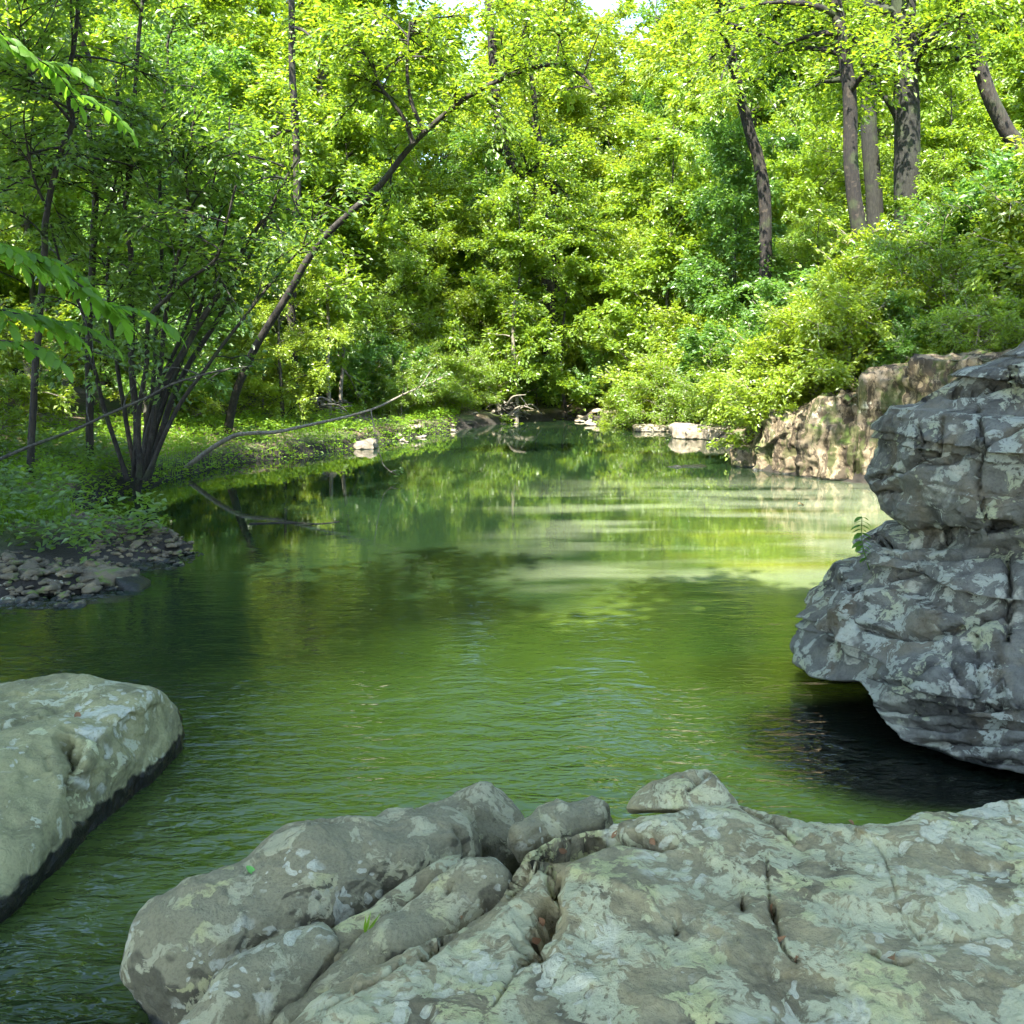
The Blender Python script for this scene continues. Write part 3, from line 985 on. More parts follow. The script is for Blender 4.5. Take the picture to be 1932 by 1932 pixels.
def limb(rng, p, az, L, e0, e1):
    k = 6
    el = np.linspace(e0, e1, k)
    a = az + np.cumsum(rng.normal(0, .16, k))
    st = np.stack([np.cos(a) * np.cos(el), np.sin(a) * np.cos(el), np.sin(el)], -1) * L / k
    return np.vstack([p, p + np.cumsum(st, 0)])


def side_limbs(rng, poly, n, L, t0=.3, t1=1.0, up=.25, spread=1.0):
    """n short limbs springing from a polyline, in all directions"""
    Q = spline(poly, 40)
    out = []
    for _ in range(n):
        t = rng.uniform(t0, t1)
        k = min(int(t * 39), 38)
        l = L * rng.uniform(.5, 1.25)
        e = rng.normal(up, .5)
        out.append(limb(rng, Q[k], rng.random() * 6.283 * spread, l, e + .25, e - .3))
    return out


def tree_meshes(seed, h, tr, z0, cr, n_limb, n_sub, per, sub_len, leaf, bark, leafm, wob=.25, lean=(0, 0), shape='tall', flat=.75, up=(.9, .25), n2=5):
    rng = np.random.default_rng(seed)
    b = bole(rng, (0, 0, -.3), h, lean, wob)
    mb = MB()
    tube(mb, b, tr * np.linspace(1.25, .12, len(b)) ** .9, 8)
    limbs = []
    ga = rng.random() * 6.28
    for i in range(n_limb):
        f = (i + .5) / n_limb
        z = z0 + (h * .97 - z0) * f
        zi = z / h * (len(b) - 1)
        k = min(int(zi), len(b) - 2)
        p = b[k] + (b[k + 1] - b[k]) * (zi - k)
        if shape == 'tall':
            R = cr * (.6 + .6 * math.sin(math.pi * min(1, f * .9 + .15))) * (1 - .45 * f ** 3)
        else:
            R = cr * (1.05 - .6 * f ** 2)
        ga += 2.4 + rng.normal(0, .5)
        R *= rng.uniform(.65, 1.25)
        l = limb(rng, p, ga, R, up[0] * rng.uniform(.4, 1.1), rng.normal(up[1], .3))
        tube(mb, l, np.linspace(tr * .32 * (1 - .6 * f), .008, len(l)), 5)
        limbs.append(l[2:])
        for m in side_limbs(rng, l, n2, R * .42, .3, .95, .15):
            limbs.append(m)
            tube(mb, m, np.linspace(tr * .07, .005, len(m)), 3)
    tw = MB()
    lv, lq = sprays(rng, limbs, n_sub, per, sub_len, leaf, t0=.1, flat=flat, twigs=tw)
    me_t = mb.mesh('trunk', bark)
    me_w = tw.mesh('twigs', bark)
    me_c = raw_mesh('crown', lv, [lq], leafm, False)
    return me_t, me_w, me_c


def part(nm, me, e):
    o = obj(nm, me, e)
    if nm == 'twigs':
        o['kind'] = 'stuff'
    return o


def plant_tree(name, meshes, loc, rz, sc_, label, group, cat='tree', tilt=(0, 0)):
    e = obj(name, None, None, loc, (tilt[0], tilt[1], rz), sc_)
    tag(e, label, cat, group)
    for nm, me in zip(('trunk', 'twigs', 'crown'), meshes):
        part(nm, me, e)
    return e


LM = ['leaf', 'leaf_yellow', 'leaf_deep', 'leaf']
TALL = [tree_meshes(100 + i, 19 + 2 * i, .24, 1.6, 4.2, 32, 1400, 34, .85, .19, M['bark_grey'], M[LM[i]], .3) for i in range(3)]
BACK = [tree_meshes(150, 22, .24, .8, 4.8, 26, 700, 24, 1.2, .38, M['bark_grey'], M['leaf'], .3)]
UNDER = [tree_meshes(200 + i, 7.2 + i * .8, .075, .5, 2.7, 26, 1100, 32, .55, .10 + .018 * i, M['bark_grey'], M[LM[i]], .2, shape='low', up=(.9, .15)) for i in range(4)]
BUSH = [tree_meshes(300 + i, 2.6, .035, .1, 1.9, 20, 560, 28, .45, .085 + .02 * i, M['bark_pale'], M[LM[i]], .12, shape='low', up=(1.1, .1), n2=3) for i in range(3)]
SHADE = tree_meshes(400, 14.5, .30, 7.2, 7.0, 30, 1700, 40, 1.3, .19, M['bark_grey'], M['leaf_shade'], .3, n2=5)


NARROW = tree_meshes(420, 9.6, .20, 5.4, 3.1, 22, 1300, 34, .85, .18, M['bark_grey'], M['leaf_shade'], .12, lean=(0, 2.6), n2=5, up=(.6, .1))
DAPPLE = tree_meshes(410, 12.5, .20, 7.8, 3.6, 18, 560, 26, .9, .15, M['bark_grey'], M['leaf'], .2, lean=(-4.4, 2.4), n2=4)


def gz(x, y):
    return float(zt(np.array([x]), np.array([y]))[0])


def put(kind, x, y, rz, s, label, group, name, tilt=(0, 0), cat='tree', dz=0):
    return plant_tree(name, kind, (x, y, gz(x, y) - .05 + dz), rz, s, label, group, cat, tilt)


rf = np.random.default_rng(77)
# tall wood behind the pool
spots = []
for y in (35, 42, 50, 61, 75, 92):
    half = y * .56 + 4
    n = int(2 * half / (4.8 + y * .045))
    for k in range(n):
        x = -half + (k + .5) * 2 * half / n + rf.normal(0, 1.2)
        spots.append((x, y + rf.normal(0, 2.2)))
for x, y in spots:
    if y < 45 and -2.8 < x < 5.8:
        continue
    az = math.degrees(math.atan2(x, y))
    kind = TALL[rf.integers(0, 3)] if y < 66 else BACK[0]
    mid = math.exp(-((az - 3.5) / 5.0) ** 2)               # the creek's own gap in the canopy
    s = (.85 + .35 * rf.random()) * (1 if y < 70 else 1.15) * (1 - .13 * mid * (1 if y < 66 else .6))
    sz = s * rf.uniform(.9, 1.1)
    hk = 22 if y >= 66 else {id(TALL[0]): 19, id(TALL[1]): 21, id(TALL[2]): 23}[id(kind)]
    cap = .40 if abs(az - 2.5) < 4.5 else .52 if -27 < az < -7 else 9
    sz = min(sz, (EYE + cap * math.hypot(x, y) - gz(x, y)) / (hk * 1.04))
    put(kind, x, y, rf.random() * 6.28, (s, s, sz),
        'leafy green forest tree in the wood ' + ('on the left behind the arching tree' if az < -5 else 'straight behind the head of the pool' if az < 9 else 'on the right-hand slope behind the dark trunks'), 'forest trees behind the pool', 'forest_tree')
for x, y, sz in [(3.0, 57, 1.0), (.4, 64, 1.12), (5.6, 60, 1.02), (1.6, 50, .9)]:
    put(TALL[1], x, y, x * 3, sz, 'leafy green forest tree in the wood straight behind the head of the pool', 'forest trees behind the pool', 'forest_tree')
# understorey trees on the far banks
def under_label(x, y):
    if x < -5.2:
        return 'slender leafy understorey tree on the left bank behind the many-stemmed tree', 'understorey trees of the left bank'
    if x < 4.3:
        return 'slender leafy understorey tree at the head of the pool', 'understorey trees at the head of the pool'
    if y > 28:
        return 'slender leafy understorey tree on the right bank beyond the ledge blocks', 'understorey trees of the right bank'
    return 'small leafy understorey tree on the slope above the rock wall', 'understorey trees above the rock wall'


def bush_label(x, y):
    if x > 4.4 and y < 21.2:
        return 'low leafy bush on top of the sun-dappled rock wall', 'bushes above the rock wall'
    if x > 2.3:
        return 'low leafy bush on the right bank behind the riffle and ledge blocks', 'bushes of the right bank'
    if x < -5:
        return 'low leafy bush in the undergrowth of the left bank', 'bushes of the left bank'
    return 'low leafy bush on the far shore at the head of the pool', 'bushes at the head of the pool'


for x, y, s in [(-9, 20.5, .95), (-11.5, 24, 1.05), (-8, 25.5, 1.0), (-13.5, 28, 1.1), (-6.2, 28, .95), (-10, 30, 1.1), (-15.5, 32, 1.2), (-4.6, 31, 1.0), (-12, 20.5, .9),
                (-3.0, 34.5, 1.0), (-1.2, 38, 1.05), (.2, 43, 1.1), (-6.5, 37, 1.2), (2.4, 48, 1.1), (4.6, 45, 1.1), (-2.5, 46, 1.2),
                (6.4, 38, 1.05), (4.8, 32.5, .9), (6.6, 29, .9), (8.2, 26.2, .62), (9.8, 23.6, .5), (11.2, 20.6, .45), (-3.6, 30.6, .8), (-.4, 32, .8), (1.2, 36.5, .9), (3.2, 39, .95), (5.4, 35, .8), (-5.6, 22.6, .6), (7.4, 31.2, .7), (-7.6, 19.6, .6), (-10.6, 27, 1.0), (-8.6, 33, 1.2), (-1.0, 35.5, .8), (.8, 40, .9), (2.8, 43, 1.0), (4.4, 40.5, .8), (1.8, 52, 1.2), (3.6, 56, 1.3), (.2, 54, 1.2), (-2.4, 41, 1.1), (6.4, 48, 1.2),
                (8.6, 33, 1.1), (11.6, 29.5, .8), (14.4, 25.8, .6), (14.4, 21.5, .5), (12.6, 34, 1.2), (16, 30, 1.2), (17.5, 25.5, 1.1), (10, 42, 1.2), (15.5, 18.2, .6)]:
    lab, grp = under_label(x, y)
    put(UNDER[rf.integers(0, 4)], x + rf.normal(0, .3), y + rf.normal(0, .3), rf.random() * 6.28, s * rf.uniform(.92, 1.1), lab, grp, 'understorey_tree', cat='tree')
for x, y, s in [(6.0, 25.6, 1.0), (7.0, 23.8, 1.0), (7.9, 22.2, 1.05), (8.7, 20.6, 1.0), (9.4, 19.0, .95), (10.2, 17.4, .8), (5.0, 28.5, 1.0), (10.4, 22.8, 1.1), (4.2, 34, 1.1),
                (-4.2, 27.5, .8), (-2.6, 30.5, .8), (-1.4, 33.5, .85), (-6.0, 25.5, .8), (-9.4, 17.5, .9), (-7.0, 22, .6), (12.0, 15.6, .8), (13, 19.5, 1.1), (4.6, 19.3, .8), (5.0, 18.5, .7), (5.5, 17.6, .7), (6.5, 17.1, .5), (7.4, 16.2, .5), (8.3, 14.9, .6), (6.8, 19.6, .75), (7.6, 18.0, .75), (9.6, 13.4, .8), (7.3, 20.9, .9), (5.6, 24.0, .8), (6.3, 22.4, .8), (4.2, 27.6, .8), (3.0, 33.0, .7), (1.2, 34.6, .6), (-.8, 31.4, .65), (-1.6, 29.9, .6), (.5, 33.2, .55), (-2.3, 28.8, .6), (-3.4, 27.0, .55), (2.4, 35.5, .8), (3.4, 30.5, .6), (-3.2, 29.0, .6), (1.6, 37.5, 1.0), (4.0, 36.0, 1.0), (-.4, 35.0, .9), (9.2, 17.6, 1.0), (10.4, 15.2, 1.0), (-.2, 37, 1.0), (5.6, 36, 1.1), (-11, 18.4, 1.0), (-8.4, 14.6, .6),
                (-13, 22, 1.0), (-10, 26.5, 1.0), (-7.5, 31, 1.0), (-4, 40, 1.2), (1, 50, 1.3), (4, 52, 1.3), (7, 44, 1.3)]:
    put(BUSH[rf.integers(0, 3)], x + rf.normal(0, .2), y + rf.normal(0, .2), rf.random() * 6.28, s * rf.uniform(.9, 1.15),
        *bush_label(x, y), 'bush', cat='bush')
# big trees on the near bank behind the photographer: they keep the near stones in shade
for kind, x, y, s, rz, lab in [(NARROW, -2.9, -4.0, 1.0, 0, 'tall tree behind the slab, just left of the photographer'), (NARROW, -5.0, -2.5, 1.0, .1, 'tall tree on the near bank behind the flat-topped boulder'), (NARROW, .9, -.9, .98, -.05, 'tall tree behind the slab leaning over the photographer'),
                        (NARROW, -7.2, 2.0, 1.0, .2, 'tall tree on the left bank behind the gravel spit'), (SHADE, -12.5, 4.0, .7, 1.0, 'broad tree on the left bank behind the hanging branches'), (SHADE, -9.4, 8.6, .72, 5.0, 'broad tree on the left bank beside the gravel spit')]:
    put(kind, x, y, rz, s, lab, 'near-bank shade trees', 'shade_tree')
put(DAPPLE, 7.2, 8.4, 0, 1.0, 'added unseen tree leaning over the pool to dapple the rock wall', None, 'dapple_tree')  # added out of view to throw leaf dapple on the rock wall


# ---- individually seen trunks
def px_tree(name, stems, label, bark, leafm, n_side, side_len, n_sub, per, sub_len, leaf, seed, t0=.3, part_name='stem', group=None, cat='tree', droop=.2):
    """a woody plant from measured stems: each stem = (layout points, start distance, end distance, start/end width in units)"""
    rng = np.random.default_rng(seed)
    base = W(*stems[0][0][0], d=stems[0][1])
    e = obj(name, None, None, base)
    tag(e, label, cat, group)
    limbs = []
    tw = MB()
    for pts, d0, d1, w0, w1 in stems:
        n = len(pts)
        ds = np.linspace(d0, d1, n)
        P = np.array([W(x, y, d=d) for (x, y), d in zip(pts, ds)])
        if pts is stems[0][0]:
            g = gz(P[0][0], P[0][1])
            if P[0][2] > g:
                P = np.vstack([[P[0][0] + (P[0][0] - P[1][0]) * .4, P[0][1], g - .15], P])
        m = max(10, n * 4)
        Q = spline(P, m)
        Q += (fbm(Q * 1.3, 3, seed)[:, None] * np.array([1, .6, .2])) * .03 * np.linspace(.3, 1, m)[:, None]
        r = np.interp(np.linspace(0, 1, m), [0, .05, 1], [w0 * .65 / PXM(d0), w0 / 2 / PXM(d0), w1 / 2 / PXM(d1)])
        mb = MB()
        tube(mb, Q - base, r, 9)
        obj(part_name, mb.mesh(part_name, bark), e)
        sl = side_limbs(rng, Q, n_side, side_len, t0, 1.0, droop)
        for l in sl:
            tube(tw, l - base, np.linspace(r.min() * .7 + .004, .003, len(l)), 4)
        limbs += [l - base for l in sl] + [Q[int(m * max(t0, .5)):] - base]
    if n_sub:
        lv, lq = sprays(rng, limbs, n_sub, per, sub_len, leaf, t0=.1, flat=.55, twigs=tw)
        obj('crown', raw_mesh('crown', lv, [lq], leafm, False), e)
    if tw.v:
        part('twigs', tw.mesh('twigs', bark), e)
    return e


D0 = 14.6
px_tree('multi_stem_tree', [
    ([(262, 905), (285, 800), (318, 715), (372, 615), (432, 525), (470, 450), (512, 392), (560, 300)], D0, 14.0, 17, 5),
    ([(278, 900), (312, 790), (350, 700), (405, 610), (455, 520), (490, 440), (530, 380)], D0 + .3, 14.6, 13, 4),
    ([(256, 900), (258, 800), (250, 700), (249, 610), (250, 480), (238, 400), (250, 270), (262, 130), (270, -60)], D0 + .2, 14.4, 14, 6),
    ([(270, 905), (296, 760), (308, 630), (322, 535), (338, 468), (352, 388), (350, 310), (372, 200)], D0, 13.2, 10, 4),
    ([(264, 900), (262, 780), (276, 690), (281, 602), (318, 560), (351, 530), (401, 492), (424, 434), (440, 350)], D0 - .2, 12.6, 10, 4),
    ([(240, 905), (200, 780), (178, 690), (160, 600), (120, 520), (90, 420)], D0 - .1, 13.6, 9, 4),
    ([(268, 905), (306, 770), (352, 660), (384, 560), (404, 450), (430, 330), (436, 220)], D0 + .4, 14.8, 9, 3),
    ([(274, 905), (330, 780), (392, 690), (470, 590), (540, 500), (600, 440)], D0 - .2, 13.4, 9, 3),
    ([(258, 905), (232, 760), (214, 640), (205, 520), (212, 400), (225, 280), (222, 150)], D0 + .5, 15.2, 9, 4),
    ([(270, 900), (290, 720), (300, 560), (306, 430), (300, 300), (312, 180), (320, 60)], D0 + .6, 15.5, 9, 4),
    ([(266, 905), (280, 780), (330, 660), (362, 580), (372, 480), (392, 380), (420, 260)], D0 + .1, 14.0, 8, 3)],
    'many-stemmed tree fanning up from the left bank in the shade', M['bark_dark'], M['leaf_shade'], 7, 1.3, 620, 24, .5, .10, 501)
px_tree('slender_tree', [
    ([(170, 840), (168, 720), (167, 645), (177, 468), (182, 351), (170, 267), (164, 187), (167, 114), (147, 60), (138, -80)], 15.4, 15.0, 15, 8),
    ([(177, 468), (200, 400), (240, 340), (262, 290)], 15.2, 14.6, 6, 3)],
    'straight dark slender trunk behind the many-stemmed tree', M['bark_dark'], M['leaf_shade'], 14, 1.5, 170, 24, .5, .10, 502, part_name='trunk')
px_tree('forked_tree', [
    ([(60, 830), (70, 640), (84, 475), (90, 394), (114, 284), (134, 231), (130, 170), (140, 60), (150, -80)], 13.6, 13.2, 14, 7),
    ([(134, 231), (100, 190), (60, 150), (30, 90)], 13.3, 12.6, 6, 3), ([(90, 394), (60, 330), (40, 240)], 13.4, 13, 6, 3)],
    'dark forked trunk at the left edge behind hanging broad leaves', M['bark_dark'], M['leaf_shade'], 9, 1.4, 200, 24, .5, .10, 503, part_name='trunk')
px_tree('arching_tree', [
    ([(424, 838), (445, 740), (480, 660), (540, 560), (600, 462), (660, 402), (720, 345), (780, 270), (840, 215), (900, 172), (980, 136), (1050, 122), (1100, 145), (1130, 185)], 20.4, 15.8, 15, 5),
    ([(780, 270), (762, 225), (738, 190), (715, 155), (700, 100)], 17.6, 17.2, 9, 4), ([(800, 250), (775, 190), (768, 120), (772, 40)], 17.5, 17.3, 8, 4)],
    'leaning tree arching from the left bank out over the pool', M['bark_dark'], M['leaf'], 12, 1.1, 280, 24, .45, .11, 504, t0=.5, part_name='trunk')
px_tree('leaning_sapling', [
    ([(311, 903), (354, 879), (401, 845), (444, 822), (475, 817), (521, 815), (568, 805), (646, 788), (708, 770), (760, 745), (795, 730), (830, 715)], 17.3, 16.4, 10, 2),
    ([(700, 772), (706, 815), (718, 862), (724, 878), (740, 892)], 16.5, 16.4, 1.8, 1.2)],
    'pale sapling trunk leaning low over the edge of the left bank', M['bark_pale'], M['leaf_shade'], 0, .5, 16, 16, .3, .07, 505, t0=.75, part_name='trunk')
px_tree('fallen_branch', [
    ([(-60, 893), (0, 866), (67, 838), (140, 811), (214, 777), (277, 751), (327, 724), (411, 700), (480, 690)], 12.6, 13.4, 8, 3)],
    'thin bare branch slanting across the undergrowth on the left bank', M['bark_grey'], M['leaf_shade'], 5, .6, 0, 0, .4, .08, 506, part_name='branch', cat='branch')
for i, (pts, d, w0, w1, bark, lab) in enumerate([
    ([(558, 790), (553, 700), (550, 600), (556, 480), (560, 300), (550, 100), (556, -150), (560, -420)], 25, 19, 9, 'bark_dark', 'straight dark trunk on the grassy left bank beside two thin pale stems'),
    ([(622, 770), (618, 690), (620, 600), (612, 520)], 25, 9, 5, 'bark_pale', 'thin pale stem, nearer to the dark trunk of the two on the left bank'),
    ([(642, 775), (646, 690), (650, 590), (654, 500)], 26, 8, 5, 'bark_pale', 'thin pale stem, farther from the dark trunk of the two on the left bank'),
    ([(975, 770), (972, 700), (968, 620), (972, 560)], 31, 9, 5, 'bark_pale', 'slim pale upright stem beside the root tangle at the head of the pool'),
    ([(940, 765), (925, 735), (905, 705), (880, 660), (850, 590)], 31, 9, 4, 'bark_pale', 'slim pale stem leaning left out of the root tangle'),
    ([(1048, 400), (1035, 350), (1025, 300), (1012, 230), (1003, 150), (985, 20), (970, -120)], 36, 13, 7, 'bark_dark', 'dark trunk rising through the foliage under the arching branch'),
    ([(1030, 460), (1005, 372), (985, 330), (962, 300), (945, 245), (930, 120), (915, -100)], 34, 26, 15, 'bark_mottled', 'thick dark trunk half hidden in foliage left of centre'),
    ([(1445, 420), (1432, 310), (1415, 250), (1390, 150), (1372, 60), (1362, 0), (1340, -180)], 27, 24, 15, 'bark_mottled', 'dark mottled trunk leaning left on the right-hand slope'),
    ([(1650, 560), (1622, 440), (1606, 320), (1604, 200), (1598, 130), (1582, 40), (1572, -30), (1556, -260)], 23, 30, 20, 'bark_mottled', 'dark scaly trunk with a kink, left of the thick grey trunk'),
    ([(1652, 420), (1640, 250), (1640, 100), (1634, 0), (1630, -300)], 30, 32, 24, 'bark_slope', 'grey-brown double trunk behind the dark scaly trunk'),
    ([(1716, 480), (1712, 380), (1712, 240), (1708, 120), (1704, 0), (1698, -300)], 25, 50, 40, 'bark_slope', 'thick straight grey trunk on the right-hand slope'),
    ([(1935, 330), (1895, 240), (1866, 180), (1838, 90), (1812, 20), (1790, -40), (1750, -260)], 24, 30, 20, 'bark_dark', 'dark trunk leaning left near the upper right corner'),
    ([(1068, 770), (1062, 735), (1058, 700), (1062, 620), (1070, 540)], 33, 7, 4, 'bark_dark', 'thin dark sapling at the edge of the upstream water')]):
    top = pts[-1][1] < 0
    px_tree('tree_trunk' if not top else 'woodland_tree', [(pts, d, d * .99, w0, w1)], lab, M[bark], M['leaf'], 9 if top else 5, 2.2 if top else 1.0, (260 if 900 < pts[0][0] < 1100 else 160) if top else 60, 24, .8 if top else .5, .14, 520 + i, t0=.12 if 900 < pts[0][0] < 1100 else .5, part_name='trunk')


# ------------------------------------------------------------------ hanging broad-leaved branches at the left
def broad_leaf_mesh():
    n = 7
    t = np.linspace(0, 1, n)
    w = .5 * np.sin(np.pi * np.clip(t * .94 + .03, 0, 1) ** .85) ** .8 * .46
    w[-1] = .01
    z = -.22 * t ** 2
    v = []
    for k in range(n):
        v += [(t[k], -w[k], z[k] + .10 * w[k] * 2), (t[k], 0, z[k]), (t[k], w[k], z[k] + .10 * w[k] * 2)]
    q = []
    for k in range(n - 1):
        a = 3 * k
        q += [(a, a + 3, a + 4, a + 1), (a + 1, a + 4, a + 5, a + 2)]
    return raw_mesh('leaf', np.array(v), [np.array(q)], M['leaf_big'], True)


LEAF = broad_leaf_mesh()


def frame(o, P, D, N, L):
    D = D / np.linalg.norm(D)
    Sd = np.cross(N, D)
    Sd /= np.linalg.norm(Sd) + 1e-9
    N2 = np.cross(D, Sd)
    m = Matrix((( *(D * L), 0), (*(Sd * L), 0), (*(N2 * L), 0), (0, 0, 0, 1))).transposed()
    m.translation = Vector(P)
    o.matrix_local = m


def leafy_branch(pts, d0, d1, seed, n_side, label, ll=.105, root=None):
    rng = np.random.default_rng(seed)
    P = np.array([W(x, y, d=d) for (x, y), d in zip(pts, np.linspace(d0, d1, len(pts)))])
    if root is not None:
        P = np.vstack([root, P])
    base = P[0]
    e = obj('hanging_branch', None, None, base)
    tag(e, label, 'branch', 'broad-leaved branches hanging in at the left edge')
    Q = spline(P, 30) - base
    mb = MB()
    tube(mb, Q, np.linspace(.016, .003, 30), 6)
    st = obj('stem', mb.mesh('stem', M['bark_dark']), e)
    rach = [Q[12:]]
    tw = MB()
    for k in range(n_side):
        i = rng.integers(10, 28)
        tg = Q[i + 1] - Q[i - 1]
        tg /= np.linalg.norm(tg)
        a = math.atan2(tg[1], tg[0]) + rng.choice([-1, 1]) * rng.uniform(.3, .95)
        L = rng.uniform(.22, .42)
        r = np.array([Q[i] + np.array([math.cos(a), math.sin(a), .15 - .55 * u]) * L * u for u in np.linspace(0, 1, 8)])
        tube(tw, r, np.linspace(.004, .0015, 8), 4)
        rach.append(r)
    t2 = obj('twigs', tw.mesh('twigs', M['leaf_big']), e)
    t2['kind'] = 'stuff'
    for r in rach:
        r = spline(r, 24)
        ln = np.linalg.norm(np.diff(r, axis=0), axis=1).sum()
        m = max(3, int(ln / .048))
        for j in range(m):
            k = 2 + int((j + .5) / m * 21)
            tg = r[min(k + 1, 23)] - r[k - 1]
            tg /= np.linalg.norm(tg)
            side = np.cross(UPV, tg)
            side /= np.linalg.norm(side) + 1e-9
            for sg in (-1, 1):
                D = tg * rng.uniform(.4, .8) + side * sg * rng.uniform(.7, 1.0) - UPV * rng.uniform(.1, .5)
                N = UPV + side * sg * rng.uniform(-.2, .6) + rng.normal(0, .32, 3)
                o = obj('leaf', LEAF, e)
                frame(o, r[k], D, N, ll * rng.uniform(.5, 1.2))
        o = obj('leaf', LEAF, e)
        frame(o, r[-1], r[-1] - r[-3] - UPV * .01, UPV + rng.normal(0, .1, 3), ll * 1.1)
    return e


TR = np.array([-7.3, 3.2, 3.2])
leafy_branch([(-260, 420), (-80, 450), (40, 480), (120, 520), (190, 565), (228, 600)], 5.3, 5.9, 601, 9, 'broad-leaved branch hanging in at mid height on the left edge', root=TR)
leafy_branch([(-240, 560), (-90, 560), (20, 590), (80, 600), (130, 625)], 5.6, 6.0, 602, 4, 'shorter broad-leaved branch just under the long hanging one', root=TR)
leafy_branch([(-260, 20), (-80, 40), (50, 100), (110, 140), (150, 200)], 6.4, 7.0, 603, 6, 'broad-leaved branch hanging across the upper left corner', root=TR + np.array([0, 0, 1.2]))
leafy_branch([(-200, 620), (-60, 640), (20, 645), (66, 665)], 5.2, 5.5, 604, 2, 'small broad-leaved sprig low on the left edge', root=TR)

# ------------------------------------------------------------------ ground cover
def scatter(n, box, seed, cond):
    rng = np.random.default_rng(seed)
    p = np.stack([rng.uniform(box[0], box[1], n), rng.uniform(box[2], box[3], n)], -1)
    s = poly_sd(p, POOL)
    nz = fbm(np.stack([p[:, 0], p[:, 1], p[:, 0] * 0], -1) * .9, 3, seed)
    k = cond(p, s, nz)
    p = p[k]
    return rng, p, s[k]


def herb_cover(name, n, box, seed, cond, h, leaf, mat, label):
    rng, p, s = scatter(n, box, seed, cond)
    z = zt(p[:, 0], p[:, 1])
    m = len(p)
    hh = h * rng.random(m) ** .7 * (.6 + .6 * vnoise(np.stack([p[:, 0] * 1.6, p[:, 1] * 1.6, p[:, 0] * 0], -1), seed) ** 2)
    P = np.stack([p[:, 0], p[:, 1], z + hh], -1)
    a = rng.random(m) * 6.283
    D = np.stack([np.cos(a), np.sin(a), rng.normal(.1, .35, m)], -1)
    N = np.stack([rng.normal(0, .5, m), rng.normal(0, .5, m), np.ones(m)], -1)
    L = leaf * rng.uniform(.5, 1.3, m)
    v, q = leaf_quads(P, D, N, L, L * .55)
    o = obj(name, raw_mesh(name, v, [q], mat, False))
    return tag(o, label, 'undergrowth', kind='stuff')


herb_cover('ground_cover', 90000, (-12, -1.5, 11.5, 31), 701, lambda p, s, n: (s > -.12) & (s < 3.4) & ((n > -.35) | (s < .5)) & (p[:, 1] > 13), .34, .08, M['grass'], 'bright green low herbs along the left bank of the pool')
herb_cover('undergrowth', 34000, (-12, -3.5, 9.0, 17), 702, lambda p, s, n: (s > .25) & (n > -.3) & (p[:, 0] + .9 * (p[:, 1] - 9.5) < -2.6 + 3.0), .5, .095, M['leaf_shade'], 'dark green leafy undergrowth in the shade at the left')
herb_cover('undergrowth', 26000, (4.5, 14, 13, 34), 703, lambda p, s, n: (s > 1.2) & (n > -.1), .4, .10, M['leaf'], 'leafy undergrowth on the right-hand slope above the rock wall')
herb_cover('undergrowth', 36000, (-14, 8, 28, 60), 704, lambda p, s, n: (s > .6) & (n > -.2) & (poly_sd(p, STREAM) > .3), .55, .14, M['leaf'], 'leafy undergrowth on the forest floor behind the pool')


def grass(name, n, box, seed, cond, h, label):
    rng, p, s = scatter(n, box, seed, cond)
    z = zt(p[:, 0], p[:, 1])
    m = len(p)
    P = np.stack([p[:, 0], p[:, 1], z - .01], -1)
    a = rng.random(m) * 6.283
    D = np.stack([np.cos(a) * .55, np.sin(a) * .55, np.ones(m)], -1)
    N = np.stack([np.cos(a), np.sin(a), np.full(m, .2)], -1)
    L = h * rng.uniform(.4, 1.2, m)
    v, q = leaf_quads(P, D, N, L, np.full(m, .011), .05, .25)
    return tag(obj(name, raw_mesh(name, v, [q], M['grass'], False)), label, 'grass', kind='stuff')


grass('grass', 14000, (-5.6, -3.2, 8.6, 12.2), 711, lambda p, s, n: (s > .3) & (n > -.3) & (p[:, 0] < -3.9 + .1 * n), .17, 'sunlit mossy grass tuft behind the gravel spit at the left')
grass('grass', 22000, (-9, -2.0, 15.5, 29), 712, lambda p, s, n: (s > .0) & (s < 1.6) & (n > -.25), .24, 'fresh grass fringe along the left bank')

# ------------------------------------------------------------------ creek stones
rs = np.random.default_rng(91)
COB = []
for k in range(6):
    pts = rs.normal(0, 1, (16, 3))
    pts /= np.linalg.norm(pts, axis=1)[:, None]
    pts *= np.array([1, .74, .34]) * rs.uniform(.8, 1.1, (16, 1))
    v, f = hull_shape(pts, 3, 9)
    v = rough_up(v, vnormals(v, [f]), [(.07, 1.6, 3)], 60 + k)
    COB.append(v)
CF = ico(3)[1]
CME = {}
for mk in ('cobble', 'pale'):
    CME[mk] = [raw_mesh('cobble', v, [CF], M[mk]) for v in COB]


def cobble(px, py, size, mk, label, group, z=None, lift=.25):
    p = W(px, py, .06 if z is None else z)
    g = gz(p[0], p[1])
    p[2] = max(g, -.02) + size * .42 * lift
    o = obj('cobble', CME[mk][rs.integers(0, 6)], None, p, (rs.normal(0, .18), rs.normal(0, .18), rs.random() * 6.28), size * rs.uniform(.85, 1.15))
    return tag(o, label, 'stone', group)


def in_poly(poly, n):
    poly = np.array(poly, float)
    lo, hi = poly.min(0), poly.max(0)
    out = []
    while len(out) < n:
        q = rs.uniform(lo, hi, (200, 2))
        k = poly_sd(q, poly) < 0
        out += list(q[k])
    return out[:n]


